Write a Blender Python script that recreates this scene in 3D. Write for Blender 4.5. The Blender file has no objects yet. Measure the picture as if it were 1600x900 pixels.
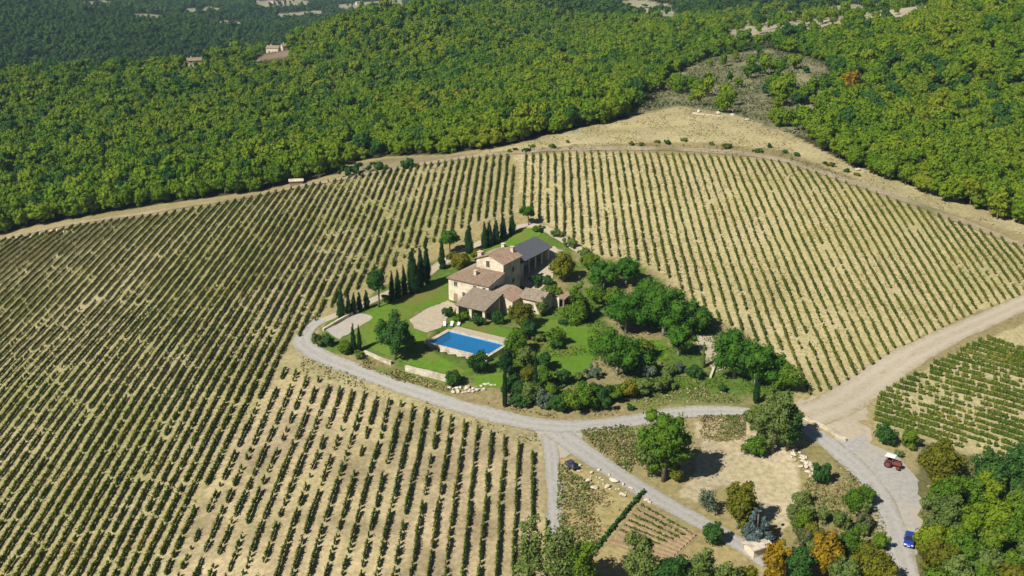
import bpy, bmesh, math, random
import numpy as np
from mathutils import Vector, Matrix
from mathutils.geometry import delaunay_2d_cdt

S = bpy.context.scene
COL = S.collection
RNG = np.random.default_rng(7)
random.seed(7)

# ------------------------------------------------------------------ camera, world, sun, exposure
F = 1700.0                       # focal length in photo pixels (1600 wide)
TH = math.radians(20.0)
CH = 102.0
cam_d = bpy.data.cameras.new('camera'); cam = bpy.data.objects.new('camera', cam_d); COL.objects.link(cam)
cam.location = (0, 0, CH); cam.rotation_euler = (math.radians(90) - TH, 0, 0)
cam_d.sensor_width = 36.0; cam_d.lens = 36.0 * F / 1600.0
cam_d.clip_start = 1.0; cam_d.clip_end = 20000.0
S.camera = cam
SUN_EL = math.radians(43.0)
SUN_AZ = np.array([-0.72, -0.69]); SUN_AZ /= np.linalg.norm(SUN_AZ)
world = bpy.data.worlds.new('World'); S.world = world; world.use_nodes = True
wn = world.node_tree.nodes; wl = world.node_tree.links
sky = wn.new('ShaderNodeTexSky'); sky.sky_type = 'NISHITA'; sky.sun_disc = False
sky.sun_elevation = SUN_EL; sky.sun_rotation = math.atan2(SUN_AZ[0], SUN_AZ[1]) % (2 * math.pi)
sky.altitude = 400; sky.air_density = 0.6; sky.dust_density = 0.4
wl.new(sky.outputs[0], wn['Background'].inputs[0]); wn['Background'].inputs[1].default_value = 0.05
sun_d = bpy.data.lights.new('sun', 'SUN'); sun_d.energy = 5.0; sun_d.angle = math.radians(0.53); sun_d.color = (1.0, 0.95, 0.86)
sun = bpy.data.objects.new('sun', sun_d); COL.objects.link(sun)
sd = Vector((SUN_AZ[0] * math.cos(SUN_EL), SUN_AZ[1] * math.cos(SUN_EL), math.sin(SUN_EL)))
sun.rotation_euler = (-sd).to_track_quat('-Z', 'Y').to_euler(); sun.location = sd * 300
S.view_settings.view_transform = 'Standard'; S.view_settings.look = 'None'
S.view_settings.exposure = 0.35; S.view_settings.gamma = 1.0; S.view_settings.use_curve_mapping = False
S.cycles.use_denoising = True; S.cycles.denoiser = 'OPENIMAGEDENOISE'; S.cycles.denoising_prefilter = 'ACCURATE'
S.cycles.max_bounces = 5; S.cycles.diffuse_bounces = 2; S.cycles.glossy_bounces = 2; S.cycles.transmission_bounces = 3
S.cycles.volume_bounces = 1; S.cycles.transparent_max_bounces = 4
S.cycles.caustics_reflective = False; S.cycles.caustics_refractive = False

# ------------------------------------------------------------------ terrain function
CAM = np.array([0, 0, CH]); FW = np.array([0, math.cos(TH), -math.sin(TH)]); UPV = np.array([0, math.sin(TH), math.cos(TH)])
def ray(u, v):
    u = np.asarray(u, float); v = np.asarray(v, float)
    d = FW + ((u - 800) / F)[..., None] * np.array([1., 0, 0]) - ((v - 450) / F)[..., None] * UPV
    return d / np.linalg.norm(d, axis=-1, keepdims=True)
def proj(p):
    q = np.asarray(p, float) - CAM; dz = q @ FW; dz = np.where(np.abs(dz) < 1e-6, 1e-6, dz)
    return 800 + F * q[..., 0] / dz, 450 - F * (q @ UPV) / dz, dz
# surveyed heights: (column, row of the sight line, height)
CPZ = [(701,467,.8),(790,420,1.6),(850,380,4.6),(845,408,3.5),(820,428,2.4),(720,540,0),(600,540,-.3),(900,520,0),(1000,520,0),(1100,520,-.6),(850,580,-1),(1000,580,-2),(600,470,.8),
(480,530,-2),(560,578,-2.6),(700,625,-3.2),(850,670,-4),(1000,655,-4),(1100,640,-3.5),(1240,660,-4),(1350,730,-6),(1400,800,-8),(1410,890,-10),
(900,720,-5),(1050,800,-7),(1150,860,-8.5),(1150,720,-7.2),(1220,760,-8),(1000,900,-9.5),(1250,900,-10.5),
(430,570,-2.6),(600,700,-5),(850,800,-6.3),(600,900,-7.6),(800,900,-8),(300,700,-7),(300,900,-9.5),(100,750,-13),(0,600,-15.5),(0,900,-17),(-250,700,-26),
(150,500,-11),(0,450,-16),(300,450,-5.5),(450,450,-1),(0,375,-18),(-250,480,-25),
(250,335,-6.5),(480,290,2),(600,330,4),(740,250,12),(850,237,15),(750,350,6),(1050,240,16),(1000,330,9),(1150,400,5),(1100,480,1.2),(1250,600,-3),(1300,500,.5),
(1220,248,15.5),(1400,310,11),(1400,420,4),(1600,380,4),(1600,460,-.5),(1500,520,-2),(1350,640,-5),(1600,600,-5.5),(1500,720,-8),(1600,800,-12),(1850,600,-10),(1850,400,3),
(700,1100,-12),(0,1200,-20),(1500,1100,-16),
(0,250,-27),(0,125,-30),(-250,150,-34),(150,115,-25),(300,101,-19),(450,92,-14),(250,250,-17),(500,250,-2),(500,180,-12),(700,200,-2),(700,130,-12),(700,60,0),(640,18,14),(480,60,-8),
(1060,178,19),(1150,120,15),(1100,50,10),(1200,60,17),(1600,150,20),(1600,330,6),(1400,250,13),(1400,100,24),(1600,20,40),(1480,5,35),(1850,150,25),(1850,20,55),
(800,108,-6),(900,85,-2),(1000,60,4),(780,-4,4),(660,541,0),(700,512,.05),(735,520,.05),(795,541,0),(770,570,-.15),(700,556,-.05),(735,564,-.1)]
CPR = [(300,60,1500),(0,60,1450),(0,0,1900),(-300,20,1500),(200,10,2100),(400,40,1900),(500,5,2600),(620,-2,2700),(850,25,1150),(900,50,1000),(1000,20,1400),(1000,-5,1750),(880,-5,1500),(1200,10,1250),(1300,-5,1400),(1300,14,1050)]
CPW = [(150,1050,-78),(-100,1050,-80),(450,1120,-80),(600,1150,-60),(900,860,-24),(560,1400,-100),(1480,1000,5),(1700,1000,15),
(0,5500,-140),(800,5500,-160),(1600,5500,-120),(0,3500,-130),(800,3500,-160),(1600,3500,-100),(1400,1900,-60),(1700,1900,-40)]
_p = []
for u, v, z in CPZ:
    d = ray(u, v); _p.append(CAM + d * ((z - CH) / d[2]))
for u, v, r in CPR: _p.append(CAM + r * ray(u, v))
for u, r, z in CPW:
    a = math.atan((u - 800) / F); _p.append(np.array([r * math.sin(a), r * math.cos(a), z]))
_p += [np.array([0., 60, -14]), np.array([-120., 60, -20]), np.array([120., 60, -18])]
P = np.array(_p); C2 = 900.0; NP_ = len(P)
def _phi(a, b): return np.sqrt(((a[:, None, :] - b[None, :, :]) ** 2).sum(-1) + C2)
_A = np.zeros((NP_ + 3, NP_ + 3)); _A[:NP_, :NP_] = _phi(P[:, :2], P[:, :2]) - np.eye(NP_) * .5
_A[:NP_, NP_] = 1; _A[:NP_, NP_ + 1:] = P[:, :2] / 1000; _A[NP_, :NP_] = 1; _A[NP_ + 1:, :NP_] = (P[:, :2] / 1000).T
_W = np.linalg.solve(_A, np.concatenate([P[:, 2], [0, 0, 0]]))
def H(x, y):
    x = np.asarray(x, float); y = np.asarray(y, float); sh = x.shape
    q = np.stack([x.ravel(), y.ravel()], 1); out = np.empty(len(q))
    for i in range(0, len(q), 20000):
        k = q[i:i + 20000]; out[i:i + 20000] = _phi(k, P[:, :2]) @ _W[:NP_] + _W[NP_] + k / 1000 @ _W[NP_ + 1:]
    return out.reshape(sh)
def G(u, v):
    """where the sight line through photo pixel (u, v) meets the terrain"""
    d = ray(u, v); t = np.full(d.shape[:-1], 90.0); done = np.zeros(t.shape, bool)
    for _ in range(300):
        p = CAM + t[..., None] * d; g = p[..., 2] - H(p[..., 0], p[..., 1])
        done |= (g < .02) | (t > 6000)
        if done.all(): break
        t = np.where(done, t, t + np.maximum(g * .7, .05))
    return CAM + t[..., None] * d
def g1(u, v): return G(np.array([u]), np.array([v]))[0]
def scale_at(p): return F / ((np.asarray(p) - CAM) @ FW)          # photo pixels per metre
def inside(poly, x, y):
    poly = np.asarray(poly, float); x = np.asarray(x); y = np.asarray(y); r = np.zeros(x.shape, bool)
    j = len(poly) - 1
    for i in range(len(poly)):
        xi, yi = poly[i]; xj, yj = poly[j]
        c = ((yi > y) != (yj > y)) & (x < (xj - xi) * (y - yi) / ((yj - yi) or 1e-9) + xi)
        r ^= c; j = i
    return r
def dens(poly, step, closed=True):
    poly = np.asarray(poly, float); out = []
    n = len(poly)
    for i in range(n if closed else n - 1):
        a = poly[i]; b = poly[(i + 1) % n]; k = max(1, int(np.linalg.norm(b - a) / step))
        for t in range(k): out.append(a + (b - a) * t / k)
    if not closed: out.append(poly[-1])
    return np.array(out)
_LAT = np.random.default_rng(3).random((256, 256))
def vnoise(x, y, s):
    x = np.asarray(x) / s; y = np.asarray(y) / s; xi = np.floor(x).astype(int); yi = np.floor(y).astype(int)
    fx = x - xi; fy = y - yi; fx = fx * fx * (3 - 2 * fx); fy = fy * fy * (3 - 2 * fy)
    l = lambda a, b: _LAT[a % 256, b % 256]
    return (l(xi, yi) * (1 - fx) + l(xi + 1, yi) * fx) * (1 - fy) + (l(xi, yi + 1) * (1 - fx) + l(xi + 1, yi + 1) * fx) * fy
def fbm(x, y, s): return (vnoise(x, y, s) + .5 * vnoise(x + 91, y + 37, s / 2) + .25 * vnoise(x - 53, y + 11, s / 4)) / 1.75

# ------------------------------------------------------------------ mesh and tagging helpers
def mesh_np(name, V, faces, mat=None, smooth=False):
    """faces: (n,k) array, all with k corners, or a list of tuples"""
    me = bpy.data.meshes.new(name)
    V = np.asarray(V, np.float32)
    if isinstance(faces, np.ndarray):
        k = faces.shape[1]; n = len(faces)
        me.vertices.add(len(V)); me.vertices.foreach_set('co', V.ravel())
        me.loops.add(n * k); me.loops.foreach_set('vertex_index', faces.astype(np.int32).ravel())
        me.polygons.add(n); me.polygons.foreach_set('loop_start', np.arange(0, n * k, k, dtype=np.int32))
        me.update(calc_edges=True)
    else:
        me.from_pydata([tuple(map(float, v)) for v in V], [], faces); me.update()
    if mat: me.materials.append(mat)
    if smooth: me.polygons.foreach_set('use_smooth', np.ones(len(me.polygons), bool))
    return me
def mesh_mixed(name, V, quads, tris, mat):
    me = bpy.data.meshes.new(name); V = np.asarray(V, np.float32); a, b = len(quads), len(tris)
    me.vertices.add(len(V)); me.vertices.foreach_set('co', V.ravel()); me.loops.add(4 * a + 3 * b)
    me.loops.foreach_set('vertex_index', np.concatenate([quads.ravel(), tris.ravel()]).astype(np.int32))
    me.polygons.add(a + b); me.polygons.foreach_set('loop_start', np.concatenate([np.arange(a) * 4, 4 * a + np.arange(b) * 3]).astype(np.int32))
    me.update(calc_edges=True); me.materials.append(mat); return me
def obj(name, me, parent=None, loc=None, rotz=0):
    o = bpy.data.objects.new(name, me); COL.objects.link(o)
    if parent: o.parent = parent
    if loc is not None: o.location = tuple(map(float, loc))
    if rotz: o.rotation_euler = (0, 0, rotz)
    return o
def tag(o, label=None, cat=None, group=None, kind=None):
    if label: o['label'] = label
    if cat: o['category'] = cat
    if group: o['group'] = group
    if kind: o['kind'] = kind
    return o
def thing(name, label, cat, loc, rotz=0, group=None):
    return tag(obj(name, None, None, loc, rotz), label, cat, group)
ORD1 = ['zeroth','first','second','third','fourth','fifth','sixth','seventh','eighth','ninth','tenth','eleventh','twelfth','thirteenth','fourteenth','fifteenth','sixteenth','seventeenth','eighteenth','nineteenth']
TENS = {20:('twentieth','twenty'),30:('thirtieth','thirty'),40:('fortieth','forty'),50:('fiftieth','fifty'),60:('sixtieth','sixty'),70:('seventieth','seventy'),80:('eightieth','eighty'),90:('ninetieth','ninety'),100:('hundredth','hundred and')}
def ordinal(n):
    if n < 20: return ORD1[n]
    if n > 109: return 'hundred and ' + ordinal(n - 100)
    t_ = n // 10 * 10; return TENS[t_][0] if n == t_ else TENS[t_][1] + ' ' + ORD1[n - t_]
class MB:
    def __init__(s): s.v = []; s.f = []
    def add(s, V, Fc):
        o = len(s.v); s.v += [tuple(map(float, p)) for p in V]; s.f += [tuple(i + o for i in f) for f in Fc]; return s
    def box(s, x0, x1, y0, y1, z0, z1):
        return s.add([(x0,y0,z0),(x1,y0,z0),(x1,y1,z0),(x0,y1,z0),(x0,y0,z1),(x1,y0,z1),(x1,y1,z1),(x0,y1,z1)],
                     [(3,2,1,0),(4,5,6,7),(0,1,5,4),(1,2,6,5),(2,3,7,6),(3,0,4,7)])
    def prism(s, prof, x0, x1, axis='x'):
        """profile of (p, z) pairs extruded along x (p = y) or y (p = x)"""
        n = len(prof); A = []
        for t in (x0, x1):
            for p, z in prof: A.append((t, p, z) if axis == 'x' else (p, t, z))
        fs = [tuple(range(n))[::-1], tuple(range(n, 2 * n))] + [(i, (i + 1) % n, n + (i + 1) % n, n + i) for i in range(n)]
        return s.add(A, fs)
    def cyl(s, a, b, r0, r1, n=10):
        a = np.array(a, float); b = np.array(b, float); d = b - a; d /= np.linalg.norm(d)
        t = np.cross(d, [0, 0, 1] if abs(d[2]) < .9 else [1, 0, 0]); t /= np.linalg.norm(t); w = np.cross(d, t)
        A = [c + r * (math.cos(2 * math.pi * i / n) * t + math.sin(2 * math.pi * i / n) * w) for c, r in ((a, r0), (b, r1)) for i in range(n)]
        return s.add(A, [tuple(range(n))[::-1], tuple(range(n, 2 * n))] + [(i, (i + 1) % n, n + (i + 1) % n, n + i) for i in range(n)])
    def build(s, name, mat, parent=None, bevel=0, smooth=False):
        me = mesh_np(name, s.v, s.f, mat)
        bm = bmesh.new(); bm.from_mesh(me)
        bmesh.ops.recalc_face_normals(bm, faces=bm.faces)
        if bevel: bmesh.ops.bevel(bm, geom=list(bm.edges), offset=bevel, segments=2, affect='EDGES', profile=.6)
        bm.to_mesh(me); bm.free()
        if smooth: me.polygons.foreach_set('use_smooth', np.ones(len(me.polygons), bool))
        return obj(name, me, parent)

# ------------------------------------------------------------------ materials
def nodes(name):
    m = bpy.data.materials.new(name); m.use_nodes = True; nt = m.node_tree
    for n in list(nt.nodes): nt.nodes.remove(n)
    out = nt.nodes.new('ShaderNodeOutputMaterial')
    return m, nt, out, nt.nodes.new, nt.links.new
def noisy(name, c0, c1, scale=1.0, detail=6, rough=.9, bump=0, bscale=None, spec=.2, metallic=0, c2=None, scale2=.1):
    m, nt, out, N, L = nodes(name)
    tc = N('ShaderNodeTexCoord'); nz = N('ShaderNodeTexNoise'); nz.inputs['Scale'].default_value = scale; nz.inputs['Detail'].default_value = detail; nz.inputs['Roughness'].default_value = .65
    L(tc.outputs['Object'], nz.inputs['Vector'])
    rp = N('ShaderNodeValToRGB'); rp.color_ramp.elements[0].position = .32; rp.color_ramp.elements[1].position = .68
    rp.color_ramp.elements[0].color = (*c0, 1); rp.color_ramp.elements[1].color = (*c1, 1); L(nz.outputs['Fac'], rp.inputs[0])
    col = rp.outputs[0]
    if c2:
        n2 = N('ShaderNodeTexNoise'); n2.inputs['Scale'].default_value = scale2; n2.inputs['Detail'].default_value = 4; L(tc.outputs['Object'], n2.inputs['Vector'])
        r2 = N('ShaderNodeValToRGB'); r2.color_ramp.elements[0].position = .48; r2.color_ramp.elements[1].position = .66; L(n2.outputs['Fac'], r2.inputs[0])
        mx = N('ShaderNodeMix'); mx.data_type = 'RGBA'; L(r2.outputs[0], mx.inputs[0]); L(col, mx.inputs[6]); mx.inputs[7].default_value = (*c2, 1); col = mx.outputs[2]
    b = N('ShaderNodeBsdfPrincipled'); b.inputs['Roughness'].default_value = rough; b.inputs['Specular IOR Level'].default_value = spec; b.inputs['Metallic'].default_value = metallic
    L(col, b.inputs['Base Color'])
    if bump:
        n3 = N('ShaderNodeTexNoise'); n3.inputs['Scale'].default_value = bscale or scale * 3; n3.inputs['Detail'].default_value = 5; L(tc.outputs['Object'], n3.inputs['Vector'])
        bp = N('ShaderNodeBump'); bp.inputs['Strength'].default_value = 1; bp.inputs['Distance'].default_value = bump; L(n3.outputs['Fac'], bp.inputs['Height']); L(bp.outputs[0], b.inputs['Normal'])
    L(b.outputs[0], out.inputs[0]); return m
def foliage(name, ramp, loc_scale=.012, w_loc=.45, w_obj=.40, w_leaf=.22, transl=.28, w_pos=0):
    """leaf colour from a ramp: wood-wide patches + one value for each tree + one for each leaf clump"""
    m, nt, out, N, L = nodes(name)
    oi = N('ShaderNodeObjectInfo'); ge = N('ShaderNodeNewGeometry')
    nz = N('ShaderNodeTexNoise'); nz.inputs['Scale'].default_value = loc_scale; nz.inputs['Detail'].default_value = 3; L(oi.outputs['Location'], nz.inputs['Vector'])
    def mul(a, k, add):
        q = N('ShaderNodeMath'); q.operation = 'MULTIPLY_ADD'; L(a, q.inputs[0]); q.inputs[1].default_value = k; q.inputs[2].default_value = add; return q.outputs[0]
    def plus(a, b):
        q = N('ShaderNodeMath'); q.operation = 'ADD'; L(a, q.inputs[0]); L(b, q.inputs[1]); return q.outputs[0]
    f = plus(mul(nz.outputs['Fac'], w_loc * 2.2, .5 - w_loc * 1.1), plus(mul(oi.outputs['Random'], w_obj, -w_obj / 2), mul(ge.outputs['Random Per Island'], w_leaf, -w_leaf / 2)))
    if w_pos:
        np_ = N('ShaderNodeTexNoise'); np_.inputs['Scale'].default_value = .09; np_.inputs['Detail'].default_value = 4; L(ge.outputs['Position'], np_.inputs['Vector']); f = plus(f, mul(np_.outputs['Fac'], w_pos * 2, -w_pos))
    rp = N('ShaderNodeValToRGB'); els = rp.color_ramp.elements
    while len(els) < len(ramp): els.new(.5)
    for e, (p, c) in zip(els, ramp): e.position = p; e.color = (*c, 1)
    L(f, rp.inputs[0])
    d = N('ShaderNodeBsdfDiffuse'); t = N('ShaderNodeBsdfTranslucent'); mx = N('ShaderNodeMixShader'); mx.inputs[0].default_value = transl
    L(rp.outputs[0], d.inputs[0]); L(rp.outputs[0], t.inputs[0]); L(d.outputs[0], mx.inputs[1]); L(t.outputs[0], mx.inputs[2]); L(mx.outputs[0], out.inputs[0])
    return m
def plain(name, c, rough=.5, metallic=0, spec=.5):
    m, nt, out, N, L = nodes(name)
    b = N('ShaderNodeBsdfPrincipled'); tc = N('ShaderNodeTexCoord'); nz = N('ShaderNodeTexNoise'); nz.inputs['Scale'].default_value = 6; L(tc.outputs['Object'], nz.inputs['Vector'])
    hs = N('ShaderNodeMix'); hs.data_type = 'RGBA'; hs.inputs[6].default_value = (*[k * .88 for k in c], 1); hs.inputs[7].default_value = (*[min(1, k * 1.1) for k in c], 1); L(nz.outputs['Fac'], hs.inputs[0])
    L(hs.outputs[2], b.inputs['Base Color']); b.inputs['Roughness'].default_value = rough; b.inputs['Metallic'].default_value = metallic; b.inputs['Specular IOR Level'].default_value = spec
    L(b.outputs[0], out.inputs[0]); return m
M = {}
M['wood_leaf'] = foliage('wood_leaf', [(0., (.044, .115, .015)), (.25, (.090, .178, .014)), (.5, (.140, .228, .015)), (.72, (.19, .255, .016)), (.9, (.225, .25, .018)), (1., (.27, .225, .02))])
M['far_leaf'] = foliage('far_leaf', [(0., (.024, .062, .018)), (.4, (.048, .105, .02)), (.75, (.08, .145, .022)), (1., (.12, .17, .025))], loc_scale=.006)
M['pine_leaf'] = foliage('pine_leaf', [(0., (.030, .098, .013)), (.5, (.060, .160, .017)), (1., (.11, .215, .024))], w_loc=.15, w_obj=.35, w_leaf=.5)
M['cypress_leaf'] = foliage('cypress_leaf', [(0., (.012, .036, .013)), (.5, (.022, .062, .018)), (1., (.042, .095, .022))], w_loc=.1, w_obj=.3, w_leaf=.5)
M['broad_leaf'] = foliage('broad_leaf', [(0., (.045, .110, .013)), (.4, (.088, .178, .017)), (.7, (.14, .22, .02)), (1., (.20, .24, .028))], w_loc=.2, w_obj=.4, w_leaf=.45)
M['dark_leaf'] = foliage('dark_leaf', [(0., (.022, .068, .018)), (.5, (.046, .120, .025)), (1., (.085, .170, .033))], w_loc=.15, w_obj=.3, w_leaf=.5)
M['olive_leaf'] = foliage('olive_leaf', [(0., (.082, .138, .034)), (.5, (.140, .200, .046)), (1., (.205, .25, .075))], w_loc=.15, w_obj=.4, w_leaf=.5)
M['grey_leaf'] = foliage('grey_leaf', [(0., (.065, .105, .060)), (.5, (.11, .155, .095)), (1., (.18, .22, .15))], w_loc=.1, w_obj=.4, w_leaf=.5)
M['blue_leaf'] = foliage('blue_leaf', [(0., (.055, .09, .085)), (.5, (.10, .145, .14)), (1., (.19, .24, .23))], w_loc=.05, w_obj=.1, w_leaf=.8)
M['yellow_leaf'] = foliage('yellow_leaf', [(0., (.085, .105, .012)), (.5, (.155, .165, .016)), (1., (.24, .21, .022))], w_loc=.15, w_obj=.4, w_leaf=.5)
M['orange_leaf'] = foliage('orange_leaf', [(0., (.19, .135, .012)), (.5, (.30, .20, .014)), (1., (.40, .27, .02))], w_loc=.1, w_obj=.3, w_leaf=.6)
M['vine_leaf'] = foliage('vine_leaf', [(0., (.045, .092, .013)), (.5, (.092, .142, .018)), (.8, (.15, .182, .024)), (1., (.24, .21, .035))], w_loc=0, w_obj=.2, w_leaf=.6, w_pos=.7)
M['pale_vine_leaf'] = foliage('pale_vine_leaf', [(0., (.055, .092, .014)), (.5, (.105, .138, .019)), (.8, (.165, .175, .026)), (1., (.25, .205, .038))], w_loc=0, w_obj=.2, w_leaf=.6, w_pos=.7)
M['straw_leaf'] = foliage('straw_leaf', [(0., (.17, .145, .06)), (.5, (.30, .25, .115)), (1., (.44, .37, .19))], w_loc=0, w_obj=0, w_leaf=.9)
M['scrub_leaf'] = foliage('scrub_leaf', [(0., (.045, .085, .025)), (.45, (.095, .135, .045)), (.8, (.17, .165, .08)), (1., (.27, .21, .13))], w_loc=0, w_obj=0, w_leaf=1.0)
M['bark'] = noisy('bark', (.09, .065, .045), (.19, .15, .11), 6, bump=.02)
M['pale_bark'] = noisy('pale_bark', (.22, .2, .17), (.38, .35, .3), 6, bump=.02)
M['stone'] = noisy('stone', (.52, .44, .32), (.72, .64, .50), 1.8, detail=8, bump=.05, bscale=5, c2=(.46, .385, .275), scale2=.5)
M['pale_stone'] = noisy('pale_stone', (.42, .36, .27), (.70, .63, .51), 1.6, detail=9, bump=.07, bscale=4, c2=(.36, .31, .22), scale2=.5)
M['render'] = noisy('white_render', (.72, .69, .62), (.82, .8, .74), 1.5)
M['gravel'] = noisy('gravel', (.30, .285, .255), (.43, .41, .375), 1.3, detail=10, bump=.03, bscale=7, c2=(.43, .37, .27), scale2=.07)
M['dirt_road'] = noisy('dirt_road', (.38, .32, .22), (.50, .435, .32), .9, detail=10, bump=.03, bscale=6, c2=(.40, .34, .22), scale2=.1)
M['track'] = noisy('track', (.27, .215, .14), (.42, .35, .235), .5, detail=10, bump=.04, bscale=3, c2=(.2, .18, .09), scale2=.06)
M['lawn'] = noisy('lawn', (.075, .165, .012), (.13, .225, .018), .8, detail=8, bump=.05, bscale=4, c2=(.16, .165, .035), scale2=.09)
M['paving'] = noisy('paving', (.36, .30, .21), (.52, .45, .335), 1.4, detail=8, bump=.02)
M['tilled'] = noisy('tilled', (.22, .155, .085), (.34, .25, .145), 1.2, detail=8, bump=.06)
M['white'] = plain('white_paint', (.78, .77, .74), .5)
M['dark'] = plain('dark_opening', (.02, .018, .016), .6)
M['glass'] = plain('glass', (.02, .025, .03), .08)
M['tyre'] = plain('tyre', (.018, .018, .018), .85)
M['blue_paint'] = plain('blue_paint', (.02, .05, .30), .25)
M['red_paint'] = plain('red_paint', (.20, .040, .025), .45)
M['steel'] = plain('steel', (.35, .35, .36), .4, .8)
M['tarp'] = plain('tarpaulin', (.025, .028, .045), .55)
M['wood'] = noisy('wood', (.2, .14, .09), (.34, .25, .16), 4)
def tile_mat(name, c0, c1, c2):
    m, nt, out, N, L = nodes(name)
    tc = N('ShaderNodeTexCoord'); nz = N('ShaderNodeTexNoise'); nz.inputs['Scale'].default_value = 2.2; nz.inputs['Detail'].default_value = 9; nz.inputs['Roughness'].default_value = .75; L(tc.outputs['Object'], nz.inputs['Vector'])
    rp = N('ShaderNodeValToRGB'); e = rp.color_ramp.elements; e.new(.5); e[0].position = .36; e[2].position = .66
    e[0].color = (*c0, 1); e[1].color = (*c1, 1); e[2].color = (*c2, 1); L(nz.outputs['Fac'], rp.inputs[0])
    b = N('ShaderNodeBsdfPrincipled'); b.inputs['Roughness'].default_value = .9; b.inputs['Specular IOR Level'].default_value = .15
    L(rp.outputs[0], b.inputs['Base Color']); L(b.outputs[0], out.inputs[0]); return m
M['tiles'] = tile_mat('terracotta_tiles', (.155, .11, .078), (.265, .19, .135), (.37, .295, .215))
M['old_tiles'] = tile_mat('old_tiles', (.165, .135, .10), (.255, .21, .155), (.35, .30, .23))
M['red_tiles'] = tile_mat('red_tiles', (.185, .12, .08), (.30, .205, .14), (.39, .30, .215))
M['slate'] = tile_mat('slate', (.075, .08, .095), (.105, .11, .13), (.14, .145, .16))

# ground: zone colours on the sheet, fine variation from noise
def ground_mat():
    m, nt, out, N, L = nodes('ground_soil')
    at = N('ShaderNodeAttribute'); at.attribute_name = 'zone'; tc = N('ShaderNodeTexCoord')
    n1 = N('ShaderNodeTexNoise'); n1.inputs['Scale'].default_value = .9; n1.inputs['Detail'].default_value = 9; n1.inputs['Roughness'].default_value = .7; L(tc.outputs['Object'], n1.inputs['Vector'])
    n2 = N('ShaderNodeTexNoise'); n2.inputs['Scale'].default_value = .06; n2.inputs['Detail'].default_value = 5; L(tc.outputs['Object'], n2.inputs['Vector'])
    r1 = N('ShaderNodeMapRange'); r1.inputs[1].default_value = .3; r1.inputs[2].default_value = .7; r1.inputs[3].default_value = .58; r1.inputs[4].default_value = 1.28; L(n1.outputs['Fac'], r1.inputs[0])
    r2 = N('ShaderNodeMapRange'); r2.inputs[1].default_value = .35; r2.inputs[2].default_value = .65; r2.inputs[3].default_value = 0; r2.inputs[4].default_value = .45; L(n2.outputs['Fac'], r2.inputs[0])
    mx = N('ShaderNodeMix'); mx.data_type = 'RGBA'; mx.blend_type = 'MULTIPLY'; L(r2.outputs[0], mx.inputs[0]); L(at.outputs['Color'], mx.inputs[6]); mx.inputs[7].default_value = (.82, .88, .62, 1)
    sc = N('ShaderNodeVectorMath'); sc.operation = 'SCALE'; L(mx.outputs[2], sc.inputs[0]); L(r1.outputs[0], sc.inputs['Scale'])
    b = N('ShaderNodeBsdfPrincipled'); b.inputs['Roughness'].default_value = .95; b.inputs['Specular IOR Level'].default_value = .1; L(sc.outputs[0], b.inputs['Base Color'])
    bp = N('ShaderNodeBump'); bp.inputs['Strength'].default_value = .8; bp.inputs['Distance'].default_value = .12; L(n1.outputs['Fac'], bp.inputs['Height']); L(bp.outputs[0], b.inputs['Normal'])
    L(b.outputs[0], out.inputs[0]); return m
M['ground'] = ground_mat()

# ------------------------------------------------------------------ zones, as seen on the photograph's sight lines
FOREST_LINE = np.array([(-900,560),(-300,440),(0,366),(100,345),(240,322),(400,300),(470,286),(530,272),(545,256),(600,246),(700,242),(740,236),(800,226),(880,207),(960,190),(1010,176),(1060,166),(1100,172),(1160,182),(1230,208),(1330,262),(1450,306),(1600,358),(1900,462),(2600,710)], float)
def forest_v(u): return np.interp(u, FOREST_LINE[:, 0], FOREST_LINE[:, 1])
Z_SCRUB = [(975,182),(1030,130),(1100,92),(1200,76),(1290,98),(1310,150),(1262,214),(1230,208),(1150,180),(1060,165)]
Z_ROCK = [(1130,42),(1200,22),(1330,6),(1460,4),(1440,24),(1330,40),(1220,52),(1150,58)]
Z_RIDGE = [(372,98),(410,87),(452,80),(452,91),(395,98)]
Z_HILLTOP = [(740,240),(880,210),(960,190),(1060,166),(1160,182),(1240,212),(1330,258),(1460,300),(1640,360),(1640,378),(1450,322),(1330,282),(1230,250),(1100,238),(900,236)]
LEFT = [(-130,430),(0,377),(60,366),(130,352),(250,336),(330,322),(480,291),(600,267),(742,247),(800,243),(812,334),(760,341),(732,350),(640,398),(600,425),(530,470),(505,490),(452,540),(430,580),(395,640),(355,705),(310,780),(288,850),(272,920),(255,1000),(-130,1000)]
RIGHT = [(806,243),(900,239),(1100,243),(1225,254),(1330,290),(1450,333),(1640,400),(1640,440),(1590,462),(1500,497),(1400,545),(1330,590),(1290,612),(1262,618),(1238,596),(1216,566),(1165,518),(1120,505),(1085,470),(1040,430),(1000,408),(935,398),(890,372),(850,345),(818,334)]
LOWER = [(440,576),(505,596),(600,624),(700,652),(772,680),(822,700),(846,722),(852,790),(858,850),(860,1000),(257,1000),(274,920),(290,850),(312,780),(357,705),(397,640),(432,580)]
SMALL = [(1375,618),(1460,570),(1540,530),(1640,490),(1700,560),(1700,760),(1600,728),(1520,712),(1440,690),(1365,668)]
GARDEN = [(500,512),(600,448),(700,395),(800,355),(850,352),(935,402),(1000,412),(1085,475),(1165,522),(1216,570),(1240,600),(1235,640),(1060,632),(980,650),(860,652),(760,635),(600,590),(500,545)]
HOLLOW = [(1058,772),(1085,745),(1095,700),(1085,660),(1160,650),(1200,690),(1250,715),(1248,770),(1225,830),(1190,800),(1160,760),(1120,760),(1085,785)]
PADDOCK = [(880,715),(990,785),(1090,835),(1150,860),(1100,960),(860,960),(868,790)]
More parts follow.
